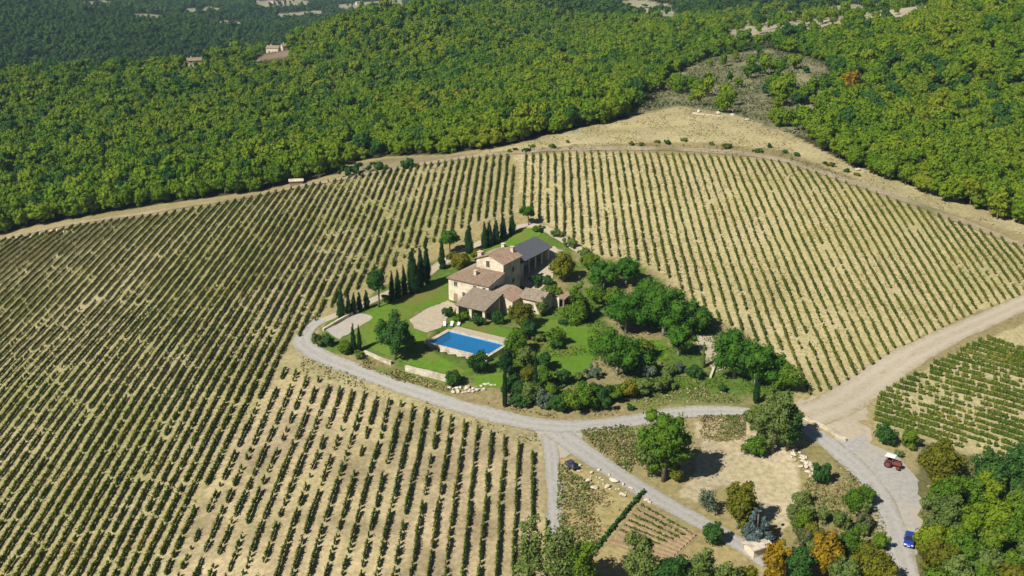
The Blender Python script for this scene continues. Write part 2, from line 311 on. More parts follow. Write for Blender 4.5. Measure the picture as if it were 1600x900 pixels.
FAR_FIELDS = [[(205,20),(260,24),(262,30),(210,26)],[(325,31),(385,35),(382,40),(330,37)],[(395,2),(470,-3),(490,7),(410,11)],[(280,14),(330,10),(350,15),(300,19)],[(430,22),(500,16),(510,20),(440,27)],[(120,3),(170,0),(180,4),(130,8)],[(520,8),(640,-3),(640,8),(540,14)],[(965,3),(1000,-3),(1060,12),(1052,27),(1000,20)],[(1085,62),(1093,38),(1103,38),(1101,62)],[(880,205),(905,201),(908,206),(885,210)]]
RIDGE_ROAD = np.array([(60,124),(130,118),(200,108),(260,101),(310,97),(370,86),(450,75)], float)

def zone_colour(X, Y, Zh):
    pts = np.stack([X, Y, Zh], -1); u, v, dz = proj(pts); n = len(X)
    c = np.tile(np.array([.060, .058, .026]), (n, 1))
    near = dz < 640
    straw = np.array([.435, .37, .205]); olive = np.array([.27, .245, .09]); dry = np.array([.33, .27, .135]); sand = np.array([.49, .395, .235])
    f = fbm(X, Y, 30)[:, None]; f2 = fbm(X + 500, Y, 9)[:, None]
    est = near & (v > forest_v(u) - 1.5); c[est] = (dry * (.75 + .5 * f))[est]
    k = near & inside(Z_HILLTOP, u, v); c[k] = (straw * 1.02 * (.75 + .45 * f2))[k]
    # dry brush along the crest track
    k = near & inside([(740,243),(900,226),(1100,222),(1230,236),(1340,280),(1330,286),(1225,252),(1100,239),(900,236)], u, v); c[k] = (dry * (.55 + .6 * f2))[k]
    k = near & inside([(540,276),(548,258),(600,248),(700,244),(742,240),(735,248),(640,264)], u, v); c[k] = (np.array([.27, .22, .13]) * (.7 + .6 * f2))[k]
    mixl = np.clip((f - .38) * 4, 0, 1)
    k = near & inside(LEFT, u, v); c[k] = (straw * .9 * (1 - mixl) + np.array([.31, .285, .125]) * mixl)[k]
    w = np.clip((u - 1050) / 300, 0, .45)[:, None] * np.clip((f - .3) * 3, 0, 1)
    k = near & inside(RIGHT, u, v); c[k] = (straw * (1.1 - w) + olive * w)[k]
    k = near & inside(LOWER, u, v); c[k] = (sand * (1 - .35 * np.clip((f2 - .4) * 3, 0, 1)))[k]
    k = near & inside([(400,560),(470,545),(600,590),(760,640),(850,680),(850,720),(770,682),(600,626),(440,580)], u, v); c[k] = (straw * (.62 + .5 * f2))[k]
    k = near & inside(SMALL, u, v); c[k] = (straw * 1.02 * (.85 + .3 * f2))[k]
    k = near & inside(GARDEN, u, v); gm_ = np.clip((f2 - .30) * 6, 0, 1) * np.clip((655 - v - (u < 900) * 30) / 40, 0, 1)[:, None]; c[k] = (np.array([.105, .165, .028]) * gm_ + dry * .85 * (1 - gm_))[k]
    k = near & inside(HOLLOW, u, v); c[k] = (np.array([.47, .39, .265]) * (.8 + .4 * f))[k]
    k = near & inside(PADDOCK, u, v); c[k] = (np.array([.38, .305, .15]) * (.75 + .45 * f2))[k]
    k = near & inside([(1240,700),(1290,690),(1360,760),(1395,850),(1400,960),(1220,960),(1225,830),(1250,770)], u, v); c[k] = (np.array([.26, .225, .10]) * (.7 + .6 * f2))[k]
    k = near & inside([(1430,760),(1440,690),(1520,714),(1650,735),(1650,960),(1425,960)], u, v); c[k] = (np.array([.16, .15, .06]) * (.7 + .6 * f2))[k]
    k = near & inside(Z_SCRUB, u, v); c[k] = (np.array([.235, .22, .125]) * (.4 + 1.1 * f2))[k]
    k = (dz > 500) & inside(Z_ROCK, u, v) & (dz < 1250); c[k] = (np.array([.40, .345, .25]) * (.5 + .9 * f2))[k]
    k = (dz > 500) & (dz < 1000) & inside(Z_RIDGE, u, v); c[k] = (np.array([.22, .165, .115]) * (.8 + .4 * f2))[k]
    for q in FAR_FIELDS:
        k = (dz > 400) & inside(q, u, v); c[k] = np.array([.34, .31, .21])
    return c

# the ground as one sheet
ys = [60.0]
while ys[-1] < 6500: ys.append(ys[-1] * (1.0055 if ys[-1] < 520 else 1.015))
ys = np.array(ys); tt = np.linspace(-1, 1, 401)
XX = tt[None, :] * (ys * .64 + 70)[:, None]; YY = np.repeat(ys[:, None], 401, 1)
ZZ = H(XX, YY)
def FH(x, y):
    x = np.asarray(x, float); y = np.clip(np.asarray(y, float), 60.01, 6400); i = np.clip(np.searchsorted(ys, y) - 1, 0, len(ys) - 2); fy = (y - ys[i]) / (ys[i + 1] - ys[i])
    def row(k):
        c = np.clip((x / (ys[k] * .64 + 70) + 1) * 200, 0, 399.99); j = c.astype(int); fx = c - j; return Z0[k, j] * (1 - fx) + Z0[k, j + 1] * fx
    return row(i) * (1 - fy) + row(i + 1) * fy
Z0 = ZZ.copy()
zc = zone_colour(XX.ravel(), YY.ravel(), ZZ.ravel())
# pool pit and house frame
ANG = math.radians(-32.0); E1 = np.array([math.cos(ANG), math.sin(ANG)]); E2 = np.array([-E1[1], E1[0]])
POOL_C = np.array([-10.9, 240.6]); POOL_L, POOL_W = 16.0, 8.4
def pool_uv(x, y):
    dx = x - POOL_C[0]; dy = y - POOL_C[1]; return dx * E1[0] + dy * E1[1], dx * E2[0] + dy * E2[1]
pa, pb = pool_uv(XX, YY)
ZZ = np.where((np.abs(pa) < POOL_L / 2 + 1.5) & (np.abs(pb) < POOL_W / 2 + 1.5), ZZ - 2.6, ZZ)
nr, nc = XX.shape; idx = np.arange(nr * nc).reshape(nr, nc)
quads = np.stack([idx[:-1, :-1], idx[:-1, 1:], idx[1:, 1:], idx[1:, :-1]], -1).reshape(-1, 4)
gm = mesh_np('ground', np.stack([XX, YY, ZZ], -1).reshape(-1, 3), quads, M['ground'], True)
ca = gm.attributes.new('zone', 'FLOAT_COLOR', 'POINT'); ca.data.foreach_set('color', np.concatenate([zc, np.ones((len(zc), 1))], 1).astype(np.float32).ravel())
tag(obj('ground', gm), 'vineyard hillside and wooded valley ground', None, None, 'structure')

# ------------------------------------------------------------------ sheets laid on the ground
def driven(name, c0, c1, cw, cg, grass):
    """a road surface: two worn wheel tracks, a rougher middle strip and edges with weeds creeping in"""
    m, nt, out, N, L = nodes(name)
    tc = N('ShaderNodeTexCoord'); at = N('ShaderNodeAttribute'); at.attribute_name = 'across'
    def noise(sc, dt, r=.65):
        n = N('ShaderNodeTexNoise'); n.inputs['Scale'].default_value = sc; n.inputs['Detail'].default_value = dt; n.inputs['Roughness'].default_value = r; L(tc.outputs['Object'], n.inputs['Vector']); return n.outputs['Fac']
    def math_(op, a, b):
        q = N('ShaderNodeMath'); q.operation = op
        for i, x in enumerate((a, b)):
            if isinstance(x, (int, float)): q.inputs[i].default_value = x
            else: L(x, q.inputs[i])
        return q.outputs[0]
    def mixc(f, a, b):
        q = N('ShaderNodeMix'); q.data_type = 'RGBA'; L(f, q.inputs[0])
        for i, x in ((6, a), (7, b)):
            if isinstance(x, tuple): q.inputs[i].default_value = (*x, 1)
            else: L(x, q.inputs[i])
        return q.outputs[2]
    def mr(x, a, b, c, d):
        q = N('ShaderNodeMapRange'); q.inputs[1].default_value = a; q.inputs[2].default_value = b; q.inputs[3].default_value = c; q.inputs[4].default_value = d; L(x, q.inputs[0]); return q.outputs[0]
    n1 = noise(1.3, 10); base = mixc(mr(n1, .3, .7, 0, 1), c0, c1)
    ax = math_('ADD', math_('ABSOLUTE', at.outputs['Fac'], 0), mr(noise(.35, 4), .3, .7, -.14, .14))
    trk = math_('ABSOLUTE', math_('SUBTRACT', ax, .42), 0); worn = mr(trk, .04, .24, .55, 0)
    col = mixc(worn, base, cw)
    edge = mr(math_('ADD', ax, mr(noise(1.6, 6), .3, .7, -.28, .28)), .78, 1.05, 0, 1)
    mid = math_('MULTIPLY', mr(ax, 0, .16, 1, 0), mr(noise(.5, 5), .48, .6, 0, grass))
    col = mixc(math_('MAXIMUM', math_('MULTIPLY', edge, .8), mid), col, cg)
    b = N('ShaderNodeBsdfPrincipled'); b.inputs['Roughness'].default_value = .95; b.inputs['Specular IOR Level'].default_value = .1; L(col, b.inputs['Base Color'])
    bp = N('ShaderNodeBump'); bp.inputs['Distance'].default_value = .04; L(noise(6, 5), bp.inputs['Height']); L(bp.outputs[0], b.inputs['Normal']); L(b.outputs[0], out.inputs[0]); return m
M['drive'] = driven('gravel_drive', (.29, .275, .245), (.42, .40, .365), (.41, .395, .365), (.24, .215, .115), .22)
M['lane'] = driven('earth_lane', (.37, .315, .225), (.48, .42, .315), (.49, .435, .335), (.27, .23, .11), .4)
def sheet(name, poly_xy, off, mat, step=1.6, jit=.25, label=None, hole=None, zf=None, parent=None):
    b = dens(poly_xy, step); r = np.random.default_rng(len(b)); b = b + r.normal(0, jit, b.shape) * (jit > 0)
    lo = b.min(0); hi = b.max(0)
    gx, gy = np.meshgrid(np.arange(lo[0] + .5, hi[0], step), np.arange(lo[1] + .5, hi[1], step))
    gx = gx.ravel(); gy = gy.ravel(); k = inside(b, gx, gy); gx = gx[k]; gy = gy[k]
    n = len(b); pts = [Vector(p) for p in b] + [Vector((x, y)) for x, y in zip(gx, gy)]
    edges = [(i, (i + 1) % n) for i in range(n)]
    vs, es, fs, *_ = delaunay_2d_cdt(pts, edges, [], 1, 1e-4)
    V = np.array([(p.x, p.y) for p in vs])
    if hole is not None: fs = [f for f in fs if not hole(V[list(f)].mean(0))]
    z = (H(V[:, 0], V[:, 1]) if zf is None else zf(V[:, 0], V[:, 1])) + off
    me = mesh_np(name, np.c_[V, z], [tuple(f) for f in fs], mat, True)
    o = obj(name, me, parent); tag(o, label, None, None, 'structure'); return o
def pxpoly(poly, step=25):
    d = dens(poly, step); return G(d[:, 0], d[:, 1])[:, :2]
def smooth_line(px, step=1.5):
    w = G(np.array([p[0] for p in px], float), np.array([p[1] for p in px], float))[:, :2]
    d = dens(w, step, False)
    for _ in range(14): d[1:-1] = (d[:-2] + 2 * d[1:-1] + d[2:]) / 4
    return d
def strip(name, px, width, off, mat, label, jit=.22, taper=None):
    d = smooth_line(px); t = np.gradient(d, axis=0); t /= np.linalg.norm(t, axis=1)[:, None]; nrm = np.c_[-t[:, 1], t[:, 0]]
    n = len(d); r = np.random.default_rng(n)
    w = np.full(n, width / 2) if taper is None else np.interp(np.linspace(0, 1, n), np.linspace(0, 1, len(taper)), taper) / 2
    cols = 10; V = []
    for c in range(cols + 1):
        s = (c / cols * 2 - 1)
        e = r.normal(0, jit, n) if c in (0, cols) else 0
        e = np.convolve(e, [.25, .5, .25], 'same') if c in (0, cols) else 0
        p = d + nrm * (s * w + e)[:, None]; V.append(np.c_[p, H(p[:, 0], p[:, 1]) + off])
    V = np.concatenate(V); ix = np.arange((cols + 1) * n).reshape(cols + 1, n)
    q = np.stack([ix[:-1, :-1], ix[:-1, 1:], ix[1:, 1:], ix[1:, :-1]], -1).reshape(-1, 4)
    me = mesh_np(name, V, q[:, ::-1], mat, True); at = me.attributes.new('across', 'FLOAT', 'POINT'); at.data.foreach_set('value', np.repeat(np.linspace(-1, 1, cols + 1), n).astype(np.float32))
    o = obj(name, me); tag(o, label, None, None, 'structure'); return o
DRIVE = [(500,500),(480,513),(468,526),(468,538),(482,549),(512,562),(560,581),(620,603),(700,630),(760,647),(820,662),(870,669),(930,667),(985,659),(1030,649),(1080,642),(1165,643),(1215,650),(1252,664),(1290,688),(1326,716),(1358,748),(1380,785),(1396,830),(1408,870),(1420,910),(1440,980)]
strip('gravel_drive', DRIVE, 4.6, .10, M['drive'], 'pale gravel drive curving below the pool garden', taper=[3.8,5,5.2,4.6,4.4,4.4,4.6,4.8,4.6,4.2,4.0,4.2,4.6,5,5.4,5,4.6])
strip('cypress_lane', [(925,402),(880,375),(862,362),(848,352),(832,349),(800,355),(742,384),(700,404),(655,436),(600,462),(545,487),(500,500),(490,507)], 3.2, .085, M['lane'], 'pale lane running behind the cypresses')
strip('side_track', [(866,672),(905,702),(950,733),(1010,770),(1060,798),(1105,822),(1150,846),(1200,880)], 4.6, .075, M['drive'], 'gravel track running past the stone pile', taper=[6,5.4,5,4.6,4.2,4,3.6])
strip('vineyard_path', [(858,680),(862,720),(866,760),(868,800),(870,850)], 3.2, .065, M['drive'], 'narrow gravel path beside the sandy vine block')
strip('dirt_road', [(1262,650),(1300,640),(1335,614),(1400,568),(1500,517),(1600,472),(1720,425)], 6.2, .06, M['lane'], 'wide pale dirt road between the right hand vineyards', taper=[9,9,7.5,6,5.6,5.4,5.4])
strip('crest_track', [(540,279),(640,260),(742,244),(800,238),(900,233),(1000,232),(1100,235),(1160,240),(1230,251),(1330,286),(1450,326),(1600,384),(1700,425)], 4.4, .16, M['track'], 'brown earth track along the top of the vineyard', jit=.5)
strip('wood_edge_track', [(-120,420),(0,374),(60,360),(130,347),(250,330),(330,317),(420,302),(480,289),(540,279)], 3.4, .17, M['track'], 'earth track between the left vineyard and the wood', jit=.7)
sheet('junction', pxpoly([(826,658),(905,666),(912,694),(884,716),(852,718),(846,690)]), .055, M['gravel'], label='gravel fork below the garden')
sheet('gravel_apron', pxpoly([(1300,690),(1345,680),(1372,700),(1412,722),(1436,752),(1442,790),(1434,842),(1424,880),(1400,860),(1385,800),(1350,740)]), .05, M['gravel'], jit=.6, label='gravel parking apron beside the road')
sheet('road_mouth', pxpoly([(1246,628),(1290,618),(1345,600),(1358,640),(1350,668),(1368,690),(1330,700),(1290,668)]), .045, M['dirt_road'], jit=.7, label='bare earth mouth of the dirt road')
sheet('gravel_pad', pxpoly([(508,517),(560,489),(584,497),(530,531)]), .09, M['gravel'], label='gravel pad beside the lane bend')
sheet('courtyard', pxpoly([(805,440),(838,392),(866,385),(880,392),(860,440),(838,460)]), .08, M['paving'], label='paved courtyard behind the farmhouse')
def pool_hole(c):
    a, b = pool_uv(c[0], c[1]); return abs(a) < POOL_L / 2 + .2 and abs(b) < POOL_W / 2 + .2
sheet('lawn', pxpoly([(572,492),(604,468),(650,452),(702,426),(704,470),(650,486),(640,500),(668,520),(664,545),(720,575),(728,582),(698,585),(640,570),(585,548),(560,520)]), .06, M['lawn'], step=1.0, jit=.12, label='mown lawn between the pool and the lane', hole=pool_hole)
sheet('lawn', pxpoly([(700,498),(760,505),(800,516),(860,500),(900,500),(935,510),(930,560),(900,600),(860,605),(800,560),(790,535),(740,515),(705,508)]), .065, M['lawn'], step=1.0, jit=.15, label='green garden lawn below the house annexes', hole=pool_hole)
sheet('lawn', pxpoly([(740,588),(790,582),(800,606),(745,606)]), .07, M['lawn'], jit=.15, label='small grass patch below the pool')
sheet('lawn', pxpoly([(690,402),(790,362),(850,352),(862,362),(800,384),(720,412),(702,424)]), .07, M['lawn'], jit=.15, label='grass bank behind the farmhouse')
sheet('lawn', pxpoly([(1000,535),(1040,530),(1045,560),(1005,570)]), .07, M['lawn'], jit=.15, label='grass patch under the umbrella pines')
sheet('terrace', pxpoly([(640,500),(668,482),(700,470),(716,478),(700,496),(690,512),(668,520),(648,514)]), .10, M['paving'], step=1.0, jit=.15, label='sandy stone terrace between lawn and house')
sheet('pine_path', pxpoly([(1085,525),(1110,522),(1118,545),(1135,575),(1120,582),(1098,562)]), .08, M['dirt_road'], label='pale path between the pines')

# ------------------------------------------------------------------ leaves
ICO_V = None
def _ico():
    bm = bmesh.new(); bmesh.ops.create_icosphere(bm, subdivisions=1, radius=1); V = np.array([v.co[:] for v in bm.verts]); Fc = np.array([[v.index for v in f.verts] for f in bm.faces]); bm.free(); return V, Fc
ICO_V, ICO_F = _ico()
def cards(rng, pos, nrm, size):
    """square leaf sprays at pos facing nrm"""
    n = len(pos); t = rng.normal(size=(n, 3)); t -= nrm * (t * nrm).sum(1)[:, None]; t /= np.linalg.norm(t, axis=1)[:, None] + 1e-9
    b = np.cross(nrm, t); s = size * rng.uniform(.6, 1.35, n)[:, None]; a = rng.uniform(.55, 1.0, n)[:, None]
    V = np.stack([pos - t * s - b * s * a * .6, pos + t * s * .7 - b * s * a, pos + t * s + b * s * a * .7, pos - t * s * .6 + b * s * a], 1) if n else np.zeros((0, 4, 3))
    return V.reshape(-1, 3), np.arange(4 * n).reshape(n, 4)
def unit(v): return v / (np.linalg.norm(v, axis=-1, keepdims=True) + 1e-9)
def crown_mesh(name, rng, lumps, card, n, mat, core=.8, cover=.62, loose=.38):
    """a crown: leaf sprays over many lumps, each lump with a leafy core"""
    L = np.array(lumps, float); w = L[:, 3] ** 2; k = rng.choice(len(L), n, p=w / w.sum())
    d = unit(rng.normal(size=(n, 3)) + np.array([0, 0, .25])); r = L[k, 3:4] * rng.uniform(.72, 1.12, (n, 1))
    pos = L[k, :3] + d * r
    dist = np.linalg.norm(pos[:, None, :] - L[None, :, :3], axis=2) / L[None, :, 3]; dist[np.arange(n), k] = 9
    keep = dist.min(1) > cover
    pos = pos[keep]; d = d[keep]
    V, Fq = cards(rng, pos, unit(d + loose * rng.normal(size=d.shape)), card); vs = [V]; o = len(V); tr = []
    for c in L:
        vs.append(c[:3] + ICO_V * c[3] * core * rng.uniform(.85, 1.1, (len(ICO_V), 1))); tr.append(ICO_F + o); o += len(ICO_V)
    return mesh_mixed(name, np.concatenate(vs), Fq, np.concatenate(tr), mat)
def trunk_mesh(name, rng, h, r, limbs, mat):
    """tapered trunk with a slight bend, and limbs from it to the given points"""
    mb = MB(); bend = rng.normal(0, .04 * h, 2); p0 = np.array([0, 0, -.4])
    pts = [p0, np.array([bend[0] * .4, bend[1] * .4, h * .5]), np.array([bend[0], bend[1], h])]; rr = [r, r * .78, r * .55]
    for i in range(2): mb.cyl(pts[i], pts[i + 1], rr[i], rr[i + 1], 7)
    for q in limbs:
        a = pts[1] + (pts[2] - pts[1]) * rng.uniform(.3, 1)
        mid = (a + np.array(q)) / 2 + np.array([0, 0, -.05 * h]); mb.cyl(a, mid, r * .42, r * .3, 5); mb.cyl(mid, q, r * .3, r * .12, 5)
    return mesh_np(name, mb.v, mb.f, mat, True)
def lumps_round(rng, w, z0, z1, n, fill=.42):
    """lumps through an egg of width w between heights z0 and z1: a few big ones inside, many small ones at the rim"""
    out = []; rz = (z1 - z0) / 2; rx = w / 2; zc = (z0 + z1) / 2; lean = rng.normal(0, .12, 2)
    for i in range(n):
        d = unit(rng.normal(size=3)); inner = i < n * .35; q = (rng.uniform(0, .45) if inner else rng.uniform(.55, .92)) if i else 0
        rad = rng.uniform(.75, 1.25) * fill * min(rx, rz) * (1.2 if inner else .68)
        out.append((d[0] * rx * q + lean[0] * rx * d[2] * q, d[1] * rx * q + lean[1] * rx * d[2] * q, zc + d[2] * rz * q * .92, rad))
    return out
def lumps_pine(rng, w, h, n):
    out = []; rx = w / 2
    for i in range(n):
        a = 2.4 * i + rng.uniform(-.4, .4); q = math.sqrt((i + .5) / n) * .74; top = h * (1.0 - .34 * q * q)
        rad = rx * rng.uniform(.27, .40); out.append((math.cos(a) * rx * q, math.sin(a) * rx * q, top - rad * .9 - h * rng.uniform(0, .32), rad))
    for i in range(8): out.append((rng.normal(0, .36 * rx), rng.normal(0, .36 * rx), h * rng.uniform(.30, .52), rx * .32))
    return out
def lumps_column(rng, w, h):
    out = []; n = max(6, int(h / (w * .34))); 
    for i in range(n):
        t = (i + .5) / n; rad = w / 2 * (1.0 - .82 * max(0, (t - .25) / .75) ** 1.4) * (.62 + .38 * min(1, t / .12)); rad = max(.16, rad)
        out.append((rng.normal(0, .06 * w), rng.normal(0, .06 * w), h * (.02 + .96 * t), rad * 1.05))
    return out
def lumps_cone(rng, w, h):
    out = []
    for t in np.linspace(.12, .95, 8):
        R = w / 2 * (1 - t) ** .8; m = max(1, int(6 * (1 - t) + 1))
        for k in range(m):
            a = rng.uniform(0, 6.28) + 6.28 * k / m; rad = max(.3, R * .42)
            out.append((math.cos(a) * R * .68, math.sin(a) * R * .68, h * t + rng.normal(0, .02 * h), rad))
    return out
TREE_N = [0]
def plant(kind, base, h, w, mat, label, cat='tree', group=None, name=None, card=None, bark='bark', dens_=1.0):
    """one tree or shrub of height h and crown width w standing at base"""
    TREE_N[0] += 1; rng = np.random.default_rng(1000 + TREE_N[0])
    names = dict(pine='umbrella_pine', broad='broadleaf_tree', cypress='cypress_tree', cone='conifer_tree', shrub='garden_shrub', ball='clipped_tree', poplar='poplar_tree')
    t = thing(name or names[kind], label, cat, (base[0], base[1], base[2] - .05), rng.uniform(0, 6.28), group)
    M_ = M[mat]; limbs = []
    if kind == 'pine':
        Ls = lumps_pine(rng, w * 1.18, h, 18); tr = h * .62; area = w * w * 1.5
    elif kind == 'cypress':
        Ls = lumps_column(rng, w, h); tr = h * .5; area = w * h * 2.2
    elif kind == 'cone':
        Ls = lumps_cone(rng, w, h); tr = h * .72; area = w * h * 1.9
    elif kind == 'shrub':
        Ls = lumps_round(rng, w, .02 * h, h, 16, .5); tr = h * .5; area = w * w * 1.6 + w * h
    elif kind == 'ball':
        Ls = lumps_round(rng, w, h * .40, h, 16, .5); tr = h * .6; area = w * w * 2.6
    elif kind == 'poplar':
        Ls = lumps_round(rng, w * 1.06, h * .02, h, 48, .5); tr = h * .7; area = w * h * 2.6
    else:
        Ls = lumps_round(rng, w * 1.06, h * .07, h, 28, .48); tr = h * .5; area = w * h * 2.4
    c = card or max(.11, min(.20, .025 * w + .06)); n = int(min(6500, 1.15 * dens_ * area / (c * c)))
    if kind in ('pine', 'broad', 'ball', 'poplar'):
        for q in sorted(Ls, key=lambda q: -q[3])[:6]: limbs.append((q[0], q[1], q[2] - q[3] * .3))
    obj('trunk', trunk_mesh('trunk', rng, tr, max(.06, .022 * h + .012 * w), limbs, M[bark]), t)
    obj('crown', crown_mesh('crown', rng, Ls, c, n, M_, core=(.74 if kind != 'cypress' else .85) * (1 if dens_ >= 1 else .55)), t)
    return t
def plant_px(kind, ub, vb, vtop, wpx, mat, label, **kw):
    """the plant whose foot is seen at (ub, vb), its tip at row vtop, wpx photo pixels wide"""
    b = g1(ub, vb); s = scale_at(b); dep = math.asin((CH - b[2]) / np.linalg.norm(b - CAM))
    h = (vb - vtop) / (s * math.cos(dep)); w = wpx / s
    if kind not in ('cypress',): h = max(.5, h - .25 * w * math.tan(dep) * .5)
    return plant(kind, b, h, w, mat, label, **kw)

# ------------------------------------------------------------------ the farmhouse (local frame: a along the front, b towards the back)
HO = np.array([-16.69, 269.25, .95])
def hpt(a, b, z=0): return np.array([HO[0] + E1[0] * a + E2[0] * b, HO[1] + E1[1] * a + E2[1] * b, HO[2] + z])
house = thing('stone_farmhouse', 'cream stone farmhouse with stepped terracotta roofs and a tall middle block above the pool', 'farmhouse', HO, ANG)
def wall(prof, x0, x1, axis='x', mat='stone', name='wall'): return MB().prism(prof, x0, x1, axis).build(name, M[mat], house)
def roof_slab(name, c4, th, mat, parent=house, pitch_axis=0, rib=.24, ribh=.045):
    """a tiled roof plane between corners c4 (eave0, eave1, top1, top0): barrel tile ribs run from eave to top"""
    c = np.array(c4, float); n = max(4, int(np.linalg.norm(c[1] - c[0]) / (rib / 2))); n += n % 2
    t = np.linspace(0, 1, n + 1); nr_ = unit(np.cross(c[1] - c[0], c[3] - c[0])); nr_ = nr_ if nr_[2] > 0 else -nr_
    rr = np.random.default_rng(n); rows = max(2, int(np.linalg.norm(c[3] - c[0]) / 1.2)); V = []
    for k in range(rows + 1):
        s = k / rows
        a = c[0] + (c[3] - c[0]) * s; b = c[1] + (c[2] - c[1]) * s
        p = a + (b - a) * t[:, None]; hh = (np.arange(n + 1) % 2) * ribh + rr.normal(0, .012, n + 1)
        V.append(p + nr_ * (hh + th)[:, None])
    V = np.concatenate(V); m = n + 1; ix = np.arange(len(V)).reshape(rows + 1, m)
    q = np.stack([ix[:-1, :-1], ix[:-1, 1:], ix[1:, 1:], ix[1:, :-1]], -1).reshape(-1, 4).tolist()
    o = len(V); V = np.concatenate([V, c, c + nr_ * (th - .01)])
    fs = [tuple(f) for f in q] + [(o, o + 1, o + 2, o + 3)] + [(o + i, o + (i + 1) % 4, o + 4 + (i + 1) % 4, o + 4 + i) for i in range(4)]
    return obj(name, mesh_np(name, V, fs, M[mat]), parent)
def chimney(roof, a, b, z0, z1, s=.8, cap=True):
    c = MB().box(a - s / 2, a + s / 2, b - s / 2, b + s / 2, z0, z1)
    if cap: c.box(a - s * .62, a + s * .62, b - s * .62, b + s * .62, z1 + .22, z1 + .34)
    for i in (-1, 1):
        for j in (-1, 1): c.box(a + i * s * .38 - .07, a + i * s * .38 + .07, b + j * s * .38 - .07, b + j * s * .38 + .07, z1 - .02, z1 + .23)
    return c.build('chimney', M['stone'], roof)
def window(a, b, z, w, h, face, shutters=True, name='window'):
    """an opening with frame, sill and dark pane on the front (face 'f', at b) or right side (face 'r', at a)"""
    def bx(mb, p0, p1, d0, d1, z0, z1):
        return mb.box(p0, p1, b - d1, b - d0, z0, z1) if face == 'f' else mb.box(a + d0, a + d1, p0, p1, z0, z1)
    p = a if face == 'f' else b
    pane = bx(MB(), p - w / 2, p + w / 2, .0, .03, z, z + h).build(name, M['glass'], house)
    fr = MB(); t = .14
    bx(fr, p - w / 2 - t, p - w / 2, .0, .09, z - t, z + h + t); bx(fr, p + w / 2, p + w / 2 + t, .0, .09, z - t, z + h + t); bx(fr, p - w / 2, p + w / 2, .0, .085, z + h, z + h + t)
    bx(fr, p - .03, p + .03, .031, .06, z, z + h)
    fr.build('frame', M['pale_stone'], pane)
    bx(MB(), p - w / 2 - .2, p + w / 2 + .2, .0, .16, z - t - .02, z - .005).build('sill', M['pale_stone'], pane)
# main front block: hipped roof climbing to the tall block
wall([(0, -1.2), (8.6, -1.2), (8.6, 7.15), (0, 5.95)], 3.9, 12.6); wall([(0, -1.2), (13.0, -1.2), (13.0, 5.95), (0, 5.95)], 0, 3.895)
r1 = roof_slab('roof', [(-.45, -.5, 5.86), (13.05, -.5, 5.86), (13.05, 7.38, 7.35), (4.0, 7.38, 7.35)], .16, 'tiles')
roof_slab('roof', [(-.45, 13.4, 5.86), (-.45, -.5, 5.86), (3.98, 7.38, 7.34), (3.98, 12.2, 7.34)], .16, 'tiles')
chimney(r1, 6.2, 3.6, 6.5, 7.75, .75)
# tall middle block with a gable
wall([(4.0, -1.0), (12.4, -1.0), (12.4, 9.8), (8.0, 11.5), (4.0, 9.95)], 7.4, 15.8, 'y')
r2 = roof_slab('roof', [(12.95, 6.95, 9.62), (12.95, 16.2, 9.62), (7.98, 16.2, 11.55), (7.98, 6.95, 11.55)], .16, 'red_tiles')
roof_slab('roof', [(3.5, 16.2, 9.80), (3.5, 6.95, 9.80), (7.96, 6.95, 11.54), (7.96, 16.2, 11.54)], .16, 'tiles')
chimney(r2, 4.5, 8.6, 9.6, 11.3, 1.2); chimney(r2, 7.6, 15.0, 11.0, 12.3, .9); chimney(r2, 10.4, 15.1, 10.2, 11.9, .9)
# rear wing with a grey roof falling to the courtyard
wall([(5.3, -1.0), (5.9, -1.0), (5.9, 8.1), (5.3, 8.3)], 15.8, 35.5, 'y'); wall([(5.9, -1.0), (10.0, -1.0), (10.0, 6.4), (5.9, 8.1)], 34.9, 35.5, 'y')
wall([(5.9, -1.0), (10.0, -1.0), (10.0, 6.4), (5.9, 8.1)], 15.8, 16.4, 'y'); wall([(9.6, -1.0), (10.0, -1.0), (10.0, 6.4), (9.6, 6.5)], 16.4, 21.5, 'y')
gr = MB().prism([(5.0, 8.72), (5.0, 8.54), (10.7, 6.22), (10.7, 6.4)], 16.0, 36.0, 'y').build('roof', M['slate'], house)
seam = MB()
for i in range(1, 20): seam.add([(5.0, 16.0 + i - .04, 8.73), (5.0, 16.0 + i + .04, 8.73), (10.7, 16.0 + i + .04, 6.41), (10.7, 16.0 + i - .04, 6.41), (5.0, 16.0 + i - .04, 8.78), (5.0, 16.0 + i + .04, 8.78), (10.7, 16.0 + i + .04, 6.46), (10.7, 16.0 + i - .04, 6.46)], [(0,1,2,3),(4,5,6,7),(0,1,5,4),(1,2,6,5),(2,3,7,6),(3,0,4,7)])
seam.build('roof_seam', M['slate'], gr)
for b in (24.5, 28.0, 31.5, 35.2): MB().box(9.7, 10.0, b - .18, b + .18, -.8, 6.45).build('pillar', M['stone'], house)
# loggia in front: tiled roof on pillars
wall([(-2.0, -1.5), (-1.4, -1.5), (-1.4, 4.6), (-2.0, 4.55)], 8.6, 17.0)
roof_slab('roof', [(8.3, -9.3, 2.95), (17.4, -9.3, 2.95), (17.4, -.55, 4.95), (8.3, -.55, 4.95)], .16, 'old_tiles')
for a in (8.9, 12.9, 16.9): MB().box(a - .35, a + .35, -8.9, -8.2, -2.0, 3.05).build('pillar', M['stone'], house)
wall([(-8.6, -1.5), (-4.6, -1.5), (-4.6, 4.0), (-8.6, 3.05)], 8.6, 9.1)
